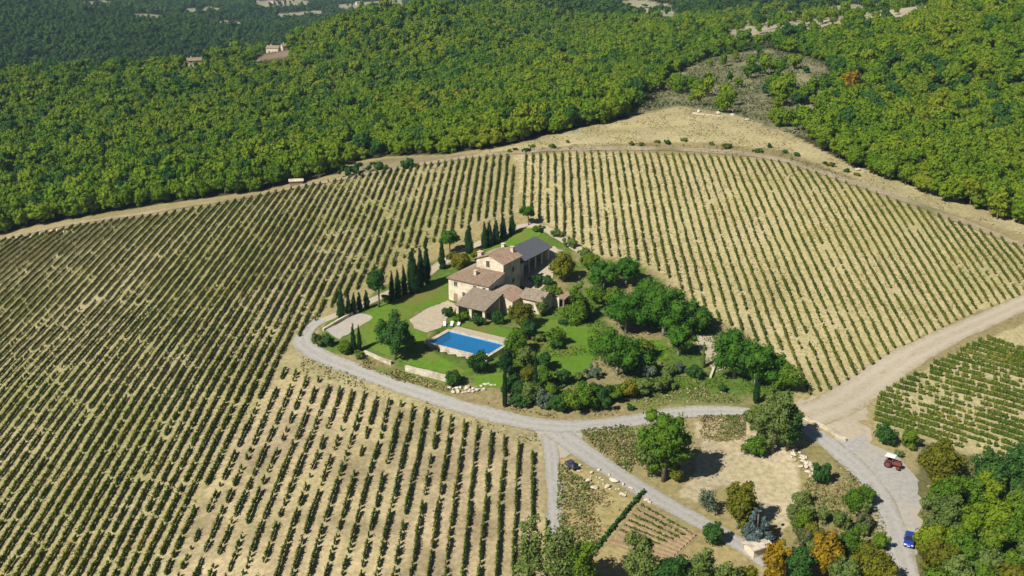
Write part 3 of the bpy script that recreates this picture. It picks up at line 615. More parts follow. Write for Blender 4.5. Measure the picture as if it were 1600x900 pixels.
# link and the two low annexes on the right
wall([(13.0, -1.5), (20.0, -1.5), (20.0, 3.4), (16.5, 4.7), (13.0, 4.4)], -.3, 6.2, 'y')
roof_slab('roof', [(20.4, -.75, 3.3), (20.4, 6.6, 3.3), (16.4, 6.6, 4.85), (16.4, -.75, 4.85)], .16, 'red_tiles')
roof_slab('roof', [(12.7, 6.6, 4.3), (12.7, -.4, 4.3), (16.38, -.4, 4.84), (16.38, 6.6, 4.84)], .16, 'old_tiles')
wall([(3.6, -1.8), (9.4, -1.8), (9.4, 3.4), (6.6, 4.75), (3.6, 3.3)], 20.1, 26.2)
r5 = roof_slab('roof', [(19.7, 3.1, 3.16), (26.7, 3.1, 3.16), (26.7, 6.65, 4.82), (19.7, 6.65, 4.82)], .16, 'old_tiles')
roof_slab('roof', [(26.7, 9.9, 3.26), (19.7, 9.9, 3.26), (19.7, 6.67, 4.81), (26.7, 6.67, 4.81)], .16, 'tiles')
wall([(9.6, -1.5), (10.1, -1.5), (10.1, 2.6), (9.6, 2.6)], 22, 28); 
roof_slab('roof', [(22.0, 9.95, 2.3), (29.4, 9.95, 2.3), (29.4, 14.2, 3.0), (22.0, 14.2, 3.0)], .14, 'red_tiles')
for a in (22.3, 29.0): MB().box(a - .2, a + .2, 13.6, 14.0, -1.5, 2.9).build('pillar', M['wood'], house)
MB().box(28.8, 29.2, 10.1, 10.5, -1.5, 2.25).build('pillar', M['wood'], house)
window(2.3, 0, 4.1, .9, 1.15, 'f'); window(8.3, 0, 4.1, .9, 1.15, 'f'); window(4.9, 0, 1.7, .9, 1.1, 'f'); window(11.2, 0, 4.3, .8, 1.0, 'f')
window(7.6, 7.4, 8.1, 1.0, 1.7, 'f'); window(22.8, 3.6, .9, .9, 1.2, 'f')
window(12.6, 3.5, 3.9, .9, 1.2, 'r'); window(12.4, 12.2, 6.4, .9, 1.2, 'r'); window(12.4, 12.2, 3.2, .9, 1.2, 'r'); window(26.2, 6.6, .9, .9, 1.2, 'r')
dr = MB().box(1.6, 2.8, -.05, 0, -.25, 2.0).build('door', M['wood'], house); MB().box(2.62, 2.70, -.09, -.05, .8, .92).build('handle', M['steel'], dr)
dr = MB().box(12.4, 12.46, 9.4, 10.7, .2, 2.5).build('door', M['wood'], house); MB().box(12.46, 12.5, 10.5, 10.6, 1.2, 1.3).build('handle', M['steel'], dr)

# ------------------------------------------------------------------ the pool
_a, _b = np.meshgrid(np.linspace(-POOL_L / 2 - 1, POOL_L / 2 + 1, 12), np.linspace(-POOL_W / 2 - .7, POOL_W / 2 + .9, 8))
PZ = float(H(POOL_C[0] + E1[0] * _a + E2[0] * _b, POOL_C[1] + E1[1] * _a + E2[1] * _b)  .max()) + .05; print('pool deck', PZ)
pool = thing('swimming_pool', 'rectangular blue swimming pool with pale stone edging on the lawn', 'pool', (POOL_C[0], POOL_C[1], PZ), ANG)
hl, hw = POOL_L / 2, POOL_W / 2
MB().box(-hl - 1.1, -hl, -hw - .7, hw + .9, -2.4, 0).build('coping', M['pale_stone'], pool)
MB().box(hl, hl + .8, -hw - .7, hw + .9, -2.4, 0).build('coping', M['pale_stone'], pool)
MB().box(-hl, hl, -hw - .7, -hw, -2.4, .002).build('coping', M['pale_stone'], pool)
MB().box(-hl, hl, hw, hw + .9, -2.4, .002).build('coping', M['pale_stone'], pool)
MB().box(-hl - .2, hl + 1.4, hw + .9, hw + 3.6, -1.2, -.012).build('terrace', M['paving'], pool)
bas = MB(); bas.box(-hl - .02, hl + .02, -hw - .02, hw + .02, -2.1, -1.95)
for q in ((-hl - .02, -hl + .03, -hw, hw), (hl - .03, hl + .02, -hw, hw)): bas.box(q[0], q[1], q[2], q[3], -1.95, -.06)
for q in ((-hl + .03, hl - .03, -hw - .02, -hw + .03), (-hl + .03, hl - .03, hw - .03, hw + .02)): bas.box(q[0], q[1], q[2], q[3], -1.95, -.06)
bas.build('basin', noisy('pool_lining', (.13, .42, .64), (.17, .47, .69), 1.2, rough=.5), pool)
wm, nt, out, N, L = nodes('pool_water')
gl = N('ShaderNodeBsdfGlossy'); gl.inputs['Roughness'].default_value = .05; tr = N('ShaderNodeBsdfTransparent'); tr.inputs[0].default_value = (.30, .72, .93, 1)
df = N('ShaderNodeBsdfDiffuse'); df.inputs[0].default_value = (.035, .22, .46, 1)
m0 = N('ShaderNodeMixShader'); m0.inputs[0].default_value = .45; L(tr.outputs[0], m0.inputs[1]); L(df.outputs[0], m0.inputs[2])
fr = N('ShaderNodeFresnel'); fr.inputs[0].default_value = 1.33; nz = N('ShaderNodeTexNoise'); nz.inputs['Scale'].default_value = 2.5; bp = N('ShaderNodeBump'); bp.inputs['Distance'].default_value = .03; L(nz.outputs['Fac'], bp.inputs['Height']); L(bp.outputs[0], gl.inputs['Normal'])
m1 = N('ShaderNodeMixShader'); L(fr.outputs[0], m1.inputs[0]); L(m0.outputs[0], m1.inputs[1]); L(gl.outputs[0], m1.inputs[2]); L(m1.outputs[0], out.inputs[0])
obj('water', mesh_np('water', [(-hl + .03, -hw + .03, -.22), (hl - .03, -hw + .03, -.22), (hl - .03, hw - .03, -.22), (-hl + .03, hw - .03, -.22)], [(0, 1, 2, 3)], wm), pool)
def pool_pt(a, b): return np.array([POOL_C[0] + E1[0] * a + E2[0] * b, POOL_C[1] + E1[1] * a + E2[1] * b])
# white post at the near corner of the pool
q = pool_pt(hl + 1.3, -hw - 1.6); zq = float(H(q[0], q[1]))
t = thing('white_pillar', 'short white rendered pillar at the near corner of the pool', 'pillar', (q[0], q[1], zq), ANG)
MB().box(-.4, .4, -.35, .35, -.5, 1.9).build('shaft', M['render'], t, .03); MB().box(-.5, .5, -.45, .45, 1.9, 2.05).build('cap', M['render'], t)
# sun loungers by the pool
def lounger(a, b, rz, label):
    q = pool_pt(a, b); t = thing('sun_lounger', label, 'sun lounger', (q[0], q[1], float(H(q[0], q[1])) + .08), ANG + rz, 'sun loungers by the pool')
    MB().box(-.35, .35, -.95, .45, .28, .36).build('seat', M['white'], t)
    MB().prism([(.45, .28), (1.0, .72), (1.0, .8), (.45, .36)], -.35, .35).build('backrest', M['white'], t)
    for x in (-.32, .26):
        for y in (-.9, .35): MB().box(x, x + .06, y, y + .06, 0, .28).build('leg', M['steel'], t)
for i, (a, b, rz, lb) in enumerate([(-9.5, 7.4, .5, 'white sun lounger nearest the far left corner of the pool'), (-10.9, 6.3, .6, 'white sun lounger furthest left beside the pool'), (-8.2, 8.6, .45, 'white sun lounger closest to the loggia')]): lounger(a, b, rz, lb)

# ------------------------------------------------------------------ low walls
def ribbon_wall(name, px, h, th, mat, label, cat='wall', lift=0, cap=True, base_off=-.6):
    w = G(np.array([p[0] for p in px], float), np.array([p[1] for p in px], float))[:, :2]; d = dens(w, 1.2, False)
    t = np.gradient(d, axis=0); t /= np.linalg.norm(t, axis=1)[:, None]; nr_ = np.c_[-t[:, 1], t[:, 0]]
    z = H(d[:, 0], d[:, 1]); r = np.random.default_rng(len(d)); top = z + h + np.convolve(r.normal(0, .16, len(z)), [.25, .5, .25], 'same'); c = d.mean(0); zb = z.min()
    def rib(t0, t1, zlo, zhi, nm, par):
        A = d - nr_ * t0; B = d + nr_ * t1; V = np.concatenate([np.c_[A, zlo], np.c_[A, zhi], np.c_[B, zhi], np.c_[B, zlo]]) - np.array([c[0], c[1], zb]); n = len(d); fs = []
        for i in range(n - 1):
            for k in range(4): fs.append((k * n + i, k * n + i + 1, ((k + 1) % 4) * n + i + 1, ((k + 1) % 4) * n + i))
        fs += [(0, n, 2 * n, 3 * n), (n - 1, 4 * n - 1, 3 * n - 1, 2 * n - 1)]
        return obj(nm, mesh_np(nm, V, fs, M[mat]), par)
    o = thing(name, label, cat, (c[0], c[1], zb))
    rib(th / 2, th / 2, z + base_off, top, 'wall_body', o)
    if cap: rib(th / 2 + .06, th / 2 + .06, top + .002, top + .12, 'coping', o)
ribbon_wall('retaining_wall', [(634,579),(660,586),(700,596)], 1.25, .6, 'pale_stone', 'long pale stone retaining wall below the pool lawn')
ribbon_wall('retaining_wall', [(570,552),(590,561),(612,570)], .8, .5, 'pale_stone', 'low pale stone retaining wall below the leaning tree')
ribbon_wall('lane_wall', [(505,517),(530,503),(562,487)], .7, .4, 'stone', 'low stone wall edging the lane beside the gravel pad')
ribbon_wall('hilltop_wall', [(1082,178),(1105,180),(1130,183)], .55, .6, 'pale_stone', 'broken pale stone wall on the bare hilltop', cap=False)
ribbon_wall('roadside_wall', [(1252,652),(1285,668),(1322,690)], .55, .45, 'pale_stone', 'low pale roadside wall by the dirt road mouth')
ribbon_wall('garden_wall', [(1110,592),(1122,560)], .6, .4, 'pale_stone', 'short pale wall beside the slim garden cypress')

# ------------------------------------------------------------------ rocks
ROCKS = []
for k in range(5):
    bm = bmesh.new(); bmesh.ops.create_icosphere(bm, subdivisions=2, radius=.5); rr = np.random.default_rng(50 + k)
    ax = rr.normal(size=(7, 3)); ax /= np.linalg.norm(ax, axis=1)[:, None]; lim = rr.uniform(.26, .42, 7)
    for v in bm.verts:
        p = np.array(v.co)
        for a_, l_ in zip(ax, lim):
            e = p @ a_ - l_
            if e > 0: p = p - a_ * e
        v.co = Vector(p * np.array([1.25, 1.0, .8]))
    me = bpy.data.meshes.new('rock'); bm.to_mesh(me); bm.free(); me.materials.append(M['pale_stone']); ROCKS.append(me)
def rock(u, v, size, label, group):
    p = g1(u, v); o = obj('rock', ROCKS[random.randrange(5)], None, (p[0], p[1], p[2] + size * .2), random.uniform(0, 6.28)); o.scale = (size, size * random.uniform(.7, 1), size * random.uniform(.6, .95))
    tag(o, label, 'rock', group)
Z6 = [(487,370,1.0),(440,462,1.2),(510,545,1.35),(665,535,1.3),(750,465,1.75),(855,510,.9),(935,555,1.0),(840,635,1.35),(572,335,.9),(610,455,.7),(690,395,.7),(580,430,.6),(350,285,.8),(330,350,.7),(1125,690,1.0),(1165,720,.9),(540,420,.5),(700,560,.6),(620,500,.5),(770,560,.5),(800,560,.6),(560,480,.5),(470,420,.5),(890,600,.5)]
Z6.sort()
for i, (x, y, s_) in enumerate(Z6):
    lb = 'biggest pale rock in the pile beside the gravel track' if s_ > 1.7 else ('%s rock from the left in the roadside stone pile, ' % ordinal(i + 1) + ('large and pale' if s_ > .85 else 'small'))
    rock(860 + x / 7.5, 690 + y / 7.5, s_, lb, 'rocks in the roadside stone pile')
def rock_line(pts, sizes, fmt, group):
    for i, ((u_, v_), s_) in enumerate(zip(sorted(pts), sizes)): rock(u_, v_, s_, fmt % ordinal(i + 1), group)
U = random.uniform
rock_line([(1236 + 36 * t_ + U(-8, 8), 700 + 38 * t_ + U(-9, 9)) for t_ in np.linspace(0, 1, 34)], [U(.5, 1.3) for _ in range(34)], '%s rock from the left in the pale heap between hollow and road', 'rocks heaped by the hollow')
rock_line([(702 + 70 * t_ + U(-3, 3), 607 + 3 * math.sin(t_ * 5) + U(-5, 5)) for t_ in np.linspace(0, 1, 26)], [U(.7, 1.4) * (1.2 - .02 * k_) for k_ in range(26)], '%s rock from the left in the pale rockery above the drive', 'rocks of the rockery below the pool')
rock_line([(18 + 98 * t_ + U(-4, 4), 376 - 18 * t_ + U(-4, 3)) for t_ in np.linspace(0, 1, 14)], [U(1.0, 2.0) for _ in range(14)], '%s pale boulder from the left on the bank above the left vineyard', 'boulders on the left bank')
rock_line([(1168,188),(1092,175),(1122,178),(1145,181),(1340,266)], [U(1.6, 2.4) for _ in range(5)], '%s pale boulder from the left along the bare hilltop edge', 'boulders on the bare hilltop')

# ------------------------------------------------------------------ vehicles
def wheel(parent, x, y, r, w, mat='steel'):
    o = MB().cyl((x - w / 2, y, r), (x + w / 2, y, r), r, r, 18).build('wheel', M['tyre'], parent)
    MB().cyl((x - w / 2 - .01, y, r), (x + w / 2 + .01, y, r), r * .6, r * .6, 12).build('rim', M[mat], o)
def car(u, v, rz, paint, label):
    p = g1(u, v); t = thing('parked_car', label, 'car', (p[0], p[1], p[2] + .06), rz)
    body = MB(); W2 = .86
    low = [(-2.05, .28), (2.05, .28), (2.1, .62), (1.95, .82), (.95, .95), (-1.9, .98), (-2.08, .7)]
    body.prism(low, -W2, W2); body.build('body', M[paint], t, .06, True)
    cab = MB(); # tapered cabin
    zb, zt = .93, 1.44; cab.add([(-.8, -1.85, zb), (.8, -1.85, zb), (.8, .95, zb), (-.8, .95, zb), (-.62, -1.45, zt), (.62, -1.45, zt), (.62, .15, zt), (-.62, .15, zt)], [(0,1,5,4),(1,2,6,5),(2,3,7,6),(3,0,4,7),(0,3,2,1)])
    cab.build('window_band', M['glass'], t)
    MB().box(-.66, .66, -1.5, .22, zt - .01, zt + .05).build('roof', M[paint], t, .02)
    for x in (-.74, .74):
        for y0, y1 in ((-1.62, -1.5), (-.7, -.6), (.45, .6)): MB().add([(x * 1.1 - .03, y0 - .15, zb), (x * 1.1 + .03, y0 - .15, zb), (x * 1.1 + .03, y1 - .15, zb), (x * 1.1 - .03, y1 - .15, zb), (x * .87 - .03, y0, zt), (x * .87 + .03, y0, zt), (x * .87 + .03, y1, zt), (x * .87 - .03, y1, zt)], [(0,1,2,3),(4,5,6,7),(0,1,5,4),(1,2,6,5),(2,3,7,6),(3,0,4,7)]).build('window_post', M[paint], t)
    for x in (-.8, .8):
        for y in (-1.25, 1.3): wheel(t, x, y, .32, .2)
    for x in (-.62, .62):
        MB().box(x - .18, x + .18, 2.0, 2.12, .6, .76).build('headlight', M['white'], t); MB().box(x - .16, x + .16, -2.12, -2.02, .68, .84).build('tail_light', M['red_paint'], t)
    for x in (-.93, .93): MB().box(x - .08, x + .08, .5, .66, .96, 1.08).build('mirror', M[paint], t)
    MB().box(-.26, .26, 2.06, 2.13, .42, .53).build('number_plate', M['white'], t)
car(1420, 848, math.radians(157), 'blue_paint', 'small blue car parked on the gravel beside the road')
# tractor with a white canopy
p = g1(1394, 730); t = thing('tractor', 'red tractor with a white canopy parked beside the gravel road', 'tractor', (p[0], p[1], p[2] + .08), math.radians(-125))
MB().box(-.42, .42, .2, 1.75, .75, 1.35).build('hood', M['red_paint'], t, .06); MB().box(-.38, .38, 1.76, 1.8, .8, 1.28).build('grille', M['dark'], t)
MB().box(-.34, .34, -1.1, .2, .55, .95).build('chassis', M['red_paint'], t, .03)
for x in (-.78, .78): wheel(t, x, -.75, .72, .38, 'red_paint'); wheel(t, x * .86, 1.25, .42, .26, 'red_paint'); MB().prism([(-1.5, 1.2), (-1.2, 1.55), (-.3, 1.55), (0, 1.2), (0, 1.28), (-.28, 1.62), (-1.22, 1.62), (-1.55, 1.25)], x - .2, x + .2).build('mudguard', M['red_paint'], t)
MB().box(-.28, .28, -1.0, -.5, .95, 1.1).box(-.28, .28, -1.08, -.98, 1.1, 1.5).build('seat', M['tarp'], t); MB().cyl((0, .05, 1.2), (0, -.12, 1.5), .03, .03, 6).cyl((0, -.12, 1.5), (0, -.15, 1.53), .2, .2, 12).build('steering_wheel', M['dark'], t)
for x in (-.62, .62):
    for y in (-1.25, .1): MB().box(x - .03, x + .03, y - .03, y + .03, .95, 2.35).build('canopy_post', M['steel'], t)
MB().box(-.85, .85, -1.5, .45, 2.35, 2.45).build('canopy', M['white'], t, .03); MB().cyl((.2, 1.2, 1.35), (.2, 1.2, 2.1), .04, .04, 8).build('exhaust_pipe', M['steel'], t)
# covered trailer at the head of the stone pile
p = g1(893, 731); t = thing('covered_trailer', 'small trailer under a dark tarpaulin at the fork of the tracks', 'trailer', (p[0], p[1], p[2] + .05), math.radians(35))
MB().box(-.8, .8, -1.4, 1.4, .5, .62).build('bed', M['steel'], t)
tv = []; nx, ny = 9, 13; rr = np.random.default_rng(4)
for j in range(ny):
    for i in range(nx):
        x = -.86 + 1.72 * i / (nx - 1); y = -1.46 + 2.92 * j / (ny - 1); e = min(i, nx - 1 - i, j, ny - 1 - j); tv.append((x, y, .5 if e == 0 else .95 + .28 * math.sin(i * .8) * math.sin(j * .55 + .4) + rr.normal(0, .05) + .12 * min(e, 2)))
obj('tarpaulin', mesh_np('tarpaulin', tv, [(j * nx + i, j * nx + i + 1, (j + 1) * nx + i + 1, (j + 1) * nx + i) for j in range(ny - 1) for i in range(nx - 1)], M['tarp'], True), t)
for x in (-.82, .82): wheel(t, x, -.1, .34, .2)
MB().cyl((0, 1.4, .52), (0, 2.5, .45), .05, .04, 8).build('drawbar', M['steel'], t)

# ------------------------------------------------------------------ small outbuildings and far houses
def cottage(u, v, a, b, h, rise, rz, label, wallm='stone', roofm='tiles', name='farmhouse', cat='house', wins=True, group=None):
    p = g1(u, v); z0 = float(min(H(p[0] + a, p[1]), H(p[0] - a, p[1]), p[2])); t = thing(name, label, cat, (p[0], p[1], z0), rz, group)
    MB().prism([(-b / 2, -1), (b / 2, -1), (b / 2, h), (0, h + rise), (-b / 2, h)], -a / 2, a / 2).build('wall', M[wallm], t)
    r = MB().prism([(-b / 2 - .4, h - .18), (-b / 2 - .4, h + .02), (0, h + rise + .22), (b / 2 + .4, h + .02), (b / 2 + .4, h - .18), (0, h + rise + .02)], -a / 2 - .4, a / 2 + .4).build('roof', M[roofm], t)
    if wins:
        MB().box(-a * .2 - .35, -a * .2 + .35, -.35, .35, h + rise * .5, h + rise + 1.1).build('chimney', M[wallm], r)
        for k in range(max(2, int(a / 3.5))):
            x = -a / 2 + a * (k + .5) / max(2, int(a / 3.5))
            for zz in ([.9, 3.6] if h > 4.5 else [.9]):
                wd = MB().box(x - .5, x + .5, -b / 2 - .04, -b / 2, zz, zz + 1.3).build('window', M['glass'], t); MB().box(x - .65, x + .65, -b / 2 - .12, -b / 2, zz - .16, zz - .005).build('sill', M['pale_stone'], wd)
        MB().box(-.5, .5, -b / 2 - .06, -b / 2, -.2, 2.0).build('door', M['wood'], t)
    return t
cottage(1182, 862, 3.6, 2.6, 1.9, .25, math.radians(28), 'small shed with a pale flat roof beside the blue grey conifer', 'stone', 'pale_stone', 'garden_shed', 'shed', False)
cottage(463, 288, 4.6, 2.8, 2.4, .3, math.radians(12), 'low shed with a pale roof at the edge of the wood', 'wood', 'pale_stone', 'field_shed', 'shed', False)
cottage(304, 103, 10, 7, 5.0, 1.6, math.radians(20), 'stone farmhouse standing alone on the wooded ridge', 'stone')
cottage(428, 80, 10, 6, 4.5, 1.6, math.radians(-15), 'long pale farmhouse beside the brown ridge field', 'stone')
cottage(446, 77, 6, 5, 4, 1.5, math.radians(30), 'smaller pale house at the right end of the ridge field', 'pale_stone')
FARH = sorted([(404,3),(425,5),(458,3),(440,7),(505,10),(560,8),(588,10),(612,5),(636,4),(655,2),(676,3),(692,1)])
for i, (u_, v_) in enumerate(FARH):
    cottage(u_, v_, random.uniform(8, 14), random.uniform(7, 9), random.uniform(5, 6.5), 2.0, random.uniform(-.6, .6), 'tiny pale house far off in the hazy valley, %s from the left' % ordinal(i + 1), 'stone', 'tiles', 'valley_house', 'house', False, 'far houses in the valley')

# ------------------------------------------------------------------ vegetable plot
VP = G(np.array([1003., 1092, 1050, 948]), np.array([784., 838, 876, 850]))[:, :2]
plot = sheet('vegetable_plot', VP, .05, M['tilled'], step=1.2, jit=.1, label='brown tilled vegetable plot by the gravel track')
for i in range(9):
    f0 = (i + .5) / 9; a = VP[0] + (VP[3] - VP[0]) * f0; b = VP[1] + (VP[2] - VP[1]) * f0; d = dens(np.array([a + (b - a) * .03, b - (b - a) * .03]), .6, False)
    tn = (b - a) / np.linalg.norm(b - a); nn = np.array([-tn[1], tn[0]]); V = []; r_ = np.random.default_rng(i)
    for off, hh in ((-.42, .0), (-.2, .24), (.2, .26), (.42, 0)): p_ = d + nn * off; V.append(np.c_[p_, H(p_[:, 0], p_[:, 1]) + .04 + hh + r_.normal(0, .04, len(d)) * (hh > 0)])
    V = np.concatenate(V); m_ = len(d); fs = [(k * m_ + j, k * m_ + j + 1, (k + 1) * m_ + j + 1, (k + 1) * m_ + j) for k in range(3) for j in range(m_ - 1)]
    obj('soil_ridge', mesh_np('soil_ridge', V, fs, M['tilled']), plot)
def hedge(px, h, w, mat, label, name='hedge', card=.22, n_per=28):
    L_ = G(np.array([p[0] for p in px], float), np.array([p[1] for p in px], float))[:, :2]; d = dens(L_, .5, False); rng = np.random.default_rng(len(d)); k = rng.integers(0, len(d), len(d) * n_per // 2)
    pos = np.c_[d[k] + rng.normal(0, w * .3, (len(k), 2)), H(d[k, 0], d[k, 1]) + h * rng.uniform(.1, 1.05, len(k))]
    V, Fq = cards(rng, pos, unit(rng.normal(size=pos.shape) + [0, 0, .6]), card); c = pos.mean(0)
    t = thing(name, label, 'hedge', (c[0], c[1], pos[:, 2].min()))
    obj('foliage', mesh_np('foliage', V - np.array([c[0], c[1], pos[:, 2].min()]), Fq, M[mat]), t)
hedge([(1006,770),(972,808),(932,858)], .75, .45, 'dark_leaf', 'dark straight hedge between the paddock and vegetable plot')
for i in range(6):
    f0 = (i + .7) / 8; a = VP[0] + (VP[3] - VP[0]) * f0; b = VP[1] + (VP[2] - VP[1]) * f0; d = dens(np.array([a + (b - a) * .05, a + (b - a) * (.9 - .05 * i)]), .4, False)
    rng = np.random.default_rng(70 + i); k = rng.integers(0, len(d), len(d) * 5); pos = np.c_[d[k] + rng.normal(0, .13, (len(k), 2)), H(d[k, 0], d[k, 1]) + rng.uniform(.25, .6, len(k))]
    V, Fq = cards(rng, pos, unit(rng.normal(size=pos.shape) + [0, 0, .6]), .17)
    tag(obj('crop_row', mesh_np('crop_row', V, Fq, M['broad_leaf'])), '%s crop row from the hedge in the brown vegetable plot' % ['first', 'second', 'third', 'fourth', 'fifth', 'sixth'][i], 'crop row', 'crop rows in the vegetable plot')

# ------------------------------------------------------------------ vine rows
def vine_block(poly_px, ang, spacing, mat, fmt, group, width, height, gap, patch, per_m, card, gf=None, wide=None):
    """rows of trellised vines at the given plan angle, clipped to the block; gaps where vines are missing"""
    poly = pxpoly(poly_px, 30); d = np.array([math.cos(ang), math.sin(ang)]); n_ = np.array([d[1], -d[0]])
    pp = poly @ n_; rng = np.random.default_rng(int(spacing * 100) + len(poly)); k0 = math.ceil(pp.min() / spacing); k1 = math.floor(pp.max() / spacing); count = 0
    q = poly @ d; rows = []
    ps = [pp.max() - .6]
    while ps[-1] > pp.min(): ps.append(ps[-1] - (spacing if wide is None else float(np.interp(ps[-1], wide[0], wide[1]))))
    for p0 in sorted(ps):
        xs = []
        for i in range(len(poly)):
            a, b = pp[i], pp[(i + 1) % len(poly)]
            if (a > p0) != (b > p0): xs.append(q[i] + (q[(i + 1) % len(poly)] - q[i]) * (p0 - a) / (b - a))
        xs.sort()
        for s0, s1 in zip(xs[::2], xs[1::2]):
            if s1 - s0 > 5: rows.append((p0, s0, s1))
    for p0, s0, s1 in rows:
        cell = np.arange(s0, s1, .7); wob = .16 * (vnoise(cell, np.full(len(cell), p0 * 7.3), 6.0) - .5) * 2 + rng.normal(0, .05, len(cell)); cx = n_[0] * (p0 + wob) + d[0] * cell; cy = n_[1] * (p0 + wob) + d[1] * cell
        u, v, dz = proj(np.c_[cx, cy, H(cx, cy)]); vis = (u > -60) & (u < 1660) & (v < 960)
        pn = fbm(cx, cy, patch); gp = gap * (1 if gf is None else gf(u, v)); vig = np.clip(1.2 - (pn - .40) * 1.8 * gp, .3, 1.2) * rng.uniform(.88, 1.1, len(cell))
        low = fbm(cx + 77, cy + 13, 5.0); vig = vig * np.clip(1.25 - 1.1 * np.abs(low - .5) * 2 * (.6 + .4 * gp), .35, 1.2)
        keep = vis & (rng.random(len(cell)) > .02 + gp * .16 + np.clip((pn - .55) * 5.5 * gp, 0, .92))
        cell, vig, cx, cy, dz = cell[keep], vig[keep], cx[keep], cy[keep], dz[keep]
        if len(cell) < 22: continue
        m = np.maximum(3, (per_m * .7 * vig).astype(int)); ii = np.repeat(np.arange(len(cell)), m); K = len(ii)
        al = rng.uniform(-.42, .42, K); ac = rng.normal(0, width * .32, K) * np.sqrt(vig[ii]); hz = rng.uniform(.28, 1.0, K) * height * (.55 + .45 * vig[ii])
        x = cx[ii] + d[0] * al + n_[0] * ac; y = cy[ii] + d[1] * al + n_[1] * ac; z = FH(x, y) + hz
        c0 = np.array([cx.mean(), cy.mean(), z.min() - .3])
        side = np.sign(ac)[:, None] * np.array([n_[0], n_[1], 0]); V, Fq = cards(rng, np.c_[x, y, z] - c0, unit(.55 * rng.normal(size=(K, 3)) + np.array([0, 0, .6]) + .5 * side), card)
        # leafy heart of the trellised row: one short hedge piece for each vine
        zc_ = FH(cx, cy); wq = width * .25 * np.sqrt(vig) * rng.uniform(.6, 1.35, len(cell)); hq = height * (.36 + .42 * vig) * rng.uniform(.78, 1.15, len(cell)); cor = []
        for sa in (-.36, .36):
            for sb, zb in ((-1, .28), (-.75, 1), (.75, 1), (1, .28)): cor.append(np.c_[cx + d[0] * sa + n_[0] * sb * wq, cy + d[1] * sa + n_[1] * sb * wq, zc_ + hq * zb] - c0)
        B = np.stack(cor, 1).reshape(-1, 3); ob = len(V) + 8 * np.arange(len(cell))[:, None, None]
        Fb = (np.array([[0, 1, 5, 4], [1, 2, 6, 5], [2, 3, 7, 6], [0, 3, 2, 1], [4, 5, 6, 7]])[None] + ob).reshape(-1, 4)
        V = np.concatenate([V, B]); Fq = np.concatenate([Fq, Fb])
        count += 1
        o = obj('vine_row', mesh_np('vine_row', V, Fq, M[mat]), None, c0)
        tag(o, fmt % ordinal(count), 'vine row', group)
    return count
RA = math.radians(90 - 1.7)
cnt = []
cnt.append(vine_block(LEFT, RA, 2.5, 'pale_vine_leaf', '%s vine row from the left in the dense left vineyard', 'rows of the left vineyard', .54, 1.1, .14, 8, 22, .15, lambda u, v: 1 + 2.2 * np.clip((u - 460) / 80, 0, 1) * np.clip((480 - v) / 60, 0, 1) * np.clip((740 - u) / 60, 0, 1), wide=([-125, -80], [3.1, 2.5])))
cnt.append(vine_block(RIGHT, RA, 2.55, 'pale_vine_leaf', '%s vine row from the left in the pale right hand vineyard', 'rows of the right vineyard', .50, 1.1, .36, 6, 20, .15))
cnt.append(vine_block(LOWER, RA, 2.9, 'vine_leaf', '%s vine row from the left in the gappy sandy block', 'rows of the sandy vine block', .42, 1.2, .58, 4, 28, .14, lambda u, v: np.interp(u, [380, 560, 700, 860], [1.7, 1.2, .6, .45])))
cnt.append(vine_block(SMALL, math.radians(-24), 2.5, 'vine_leaf', '%s vine row from the front in the small block right of the dirt road', 'rows of the small right block', .52, 1.2, .38, 6, 26, .15))
print('vine rows', cnt)

# ------------------------------------------------------------------ garden trees, each on its own spot
LANE = 'cypresses along the lane'
for i, (x, vt, vb, w) in enumerate([(534,450,497,13),(545,458,494,9),(553,456,491,9),(562,455,487,9),(573,452,482,9),(613,422,472,9),(622,420,466,10),(632,412,461,9),(646,386,458,20),(658,382,450,12),(667,376,444,12),(691,372,420,10),(733,346,396,13),(757,345,388,10),(765,343,385,11),(775,340,381,11),(786,334,373,11),(800,332,366,11)]):
    lb = {0: 'leftmost dark cypress at the bend of the lane', 8: 'broad bushy cypress standing out in the lane row', 12: 'single thick cypress behind the farmhouse roof', 11: 'lone slim cypress behind the olive green bushes', 17: 'last cypress at the far right end of the lane'}.get(i, '%s cypress from the left along the lane' % ordinal(i + 1))
    plant_px('cypress', x, vb, vt, w, 'cypress_leaf', lb, group=LANE)
plant_px('ball', 592, 480, 418, 33, 'dark_leaf', 'round crowned tree on a bare stem beside the lane', group=None)
plant_px('ball', 703, 398, 358, 36, 'pine_leaf', 'round green tree on the lane behind the farmhouse')
plant_px('ball', 826, 352, 319, 30, 'pine_leaf', 'small round tree at the far corner of the garden')
plant_px('broad', 618, 562, 484, 50, 'dark_leaf', 'large dark green tree left of the swimming pool')
plant_px('shrub', 636, 548, 515, 30, 'olive_leaf', 'grey green bush under the large dark tree')
plant_px('cypress', 553, 551, 503, 8, 'cypress_leaf', 'left one of two slim cypresses above the drive')
plant_px('cypress', 562, 549, 506, 7, 'cypress_leaf', 'right one of two slim cypresses above the drive')
plant_px('shrub', 497, 542, 514, 20, 'olive_leaf', 'rounded olive green shrub at the drive bend')
plant_px('shrub', 514, 541, 520, 18, 'dark_leaf', 'dark rounded shrub at the drive bend')
plant_px('shrub', 539, 552, 528, 26, 'broad_leaf', 'green shrub beside the two slim cypresses')
plant_px('shrub', 560, 560, 546, 22, 'olive_leaf', 'low grey shrub at the foot of the two slim cypresses')
plant_px('shrub', 745, 584, 546, 34, 'dark_leaf', 'round dark green bush at the near edge of the pool')
plant_px('shrub', 710, 602, 576, 28, 'dark_leaf', 'dark shrub at the end of the retaining wall')
plant_px('broad', 790, 592, 538, 28, 'cypress_leaf', 'dark upright evergreen at the right end of the pool')
plant_px('cypress', 789, 636, 556, 8, 'cypress_leaf', 'tall slim cypress above the rockery')
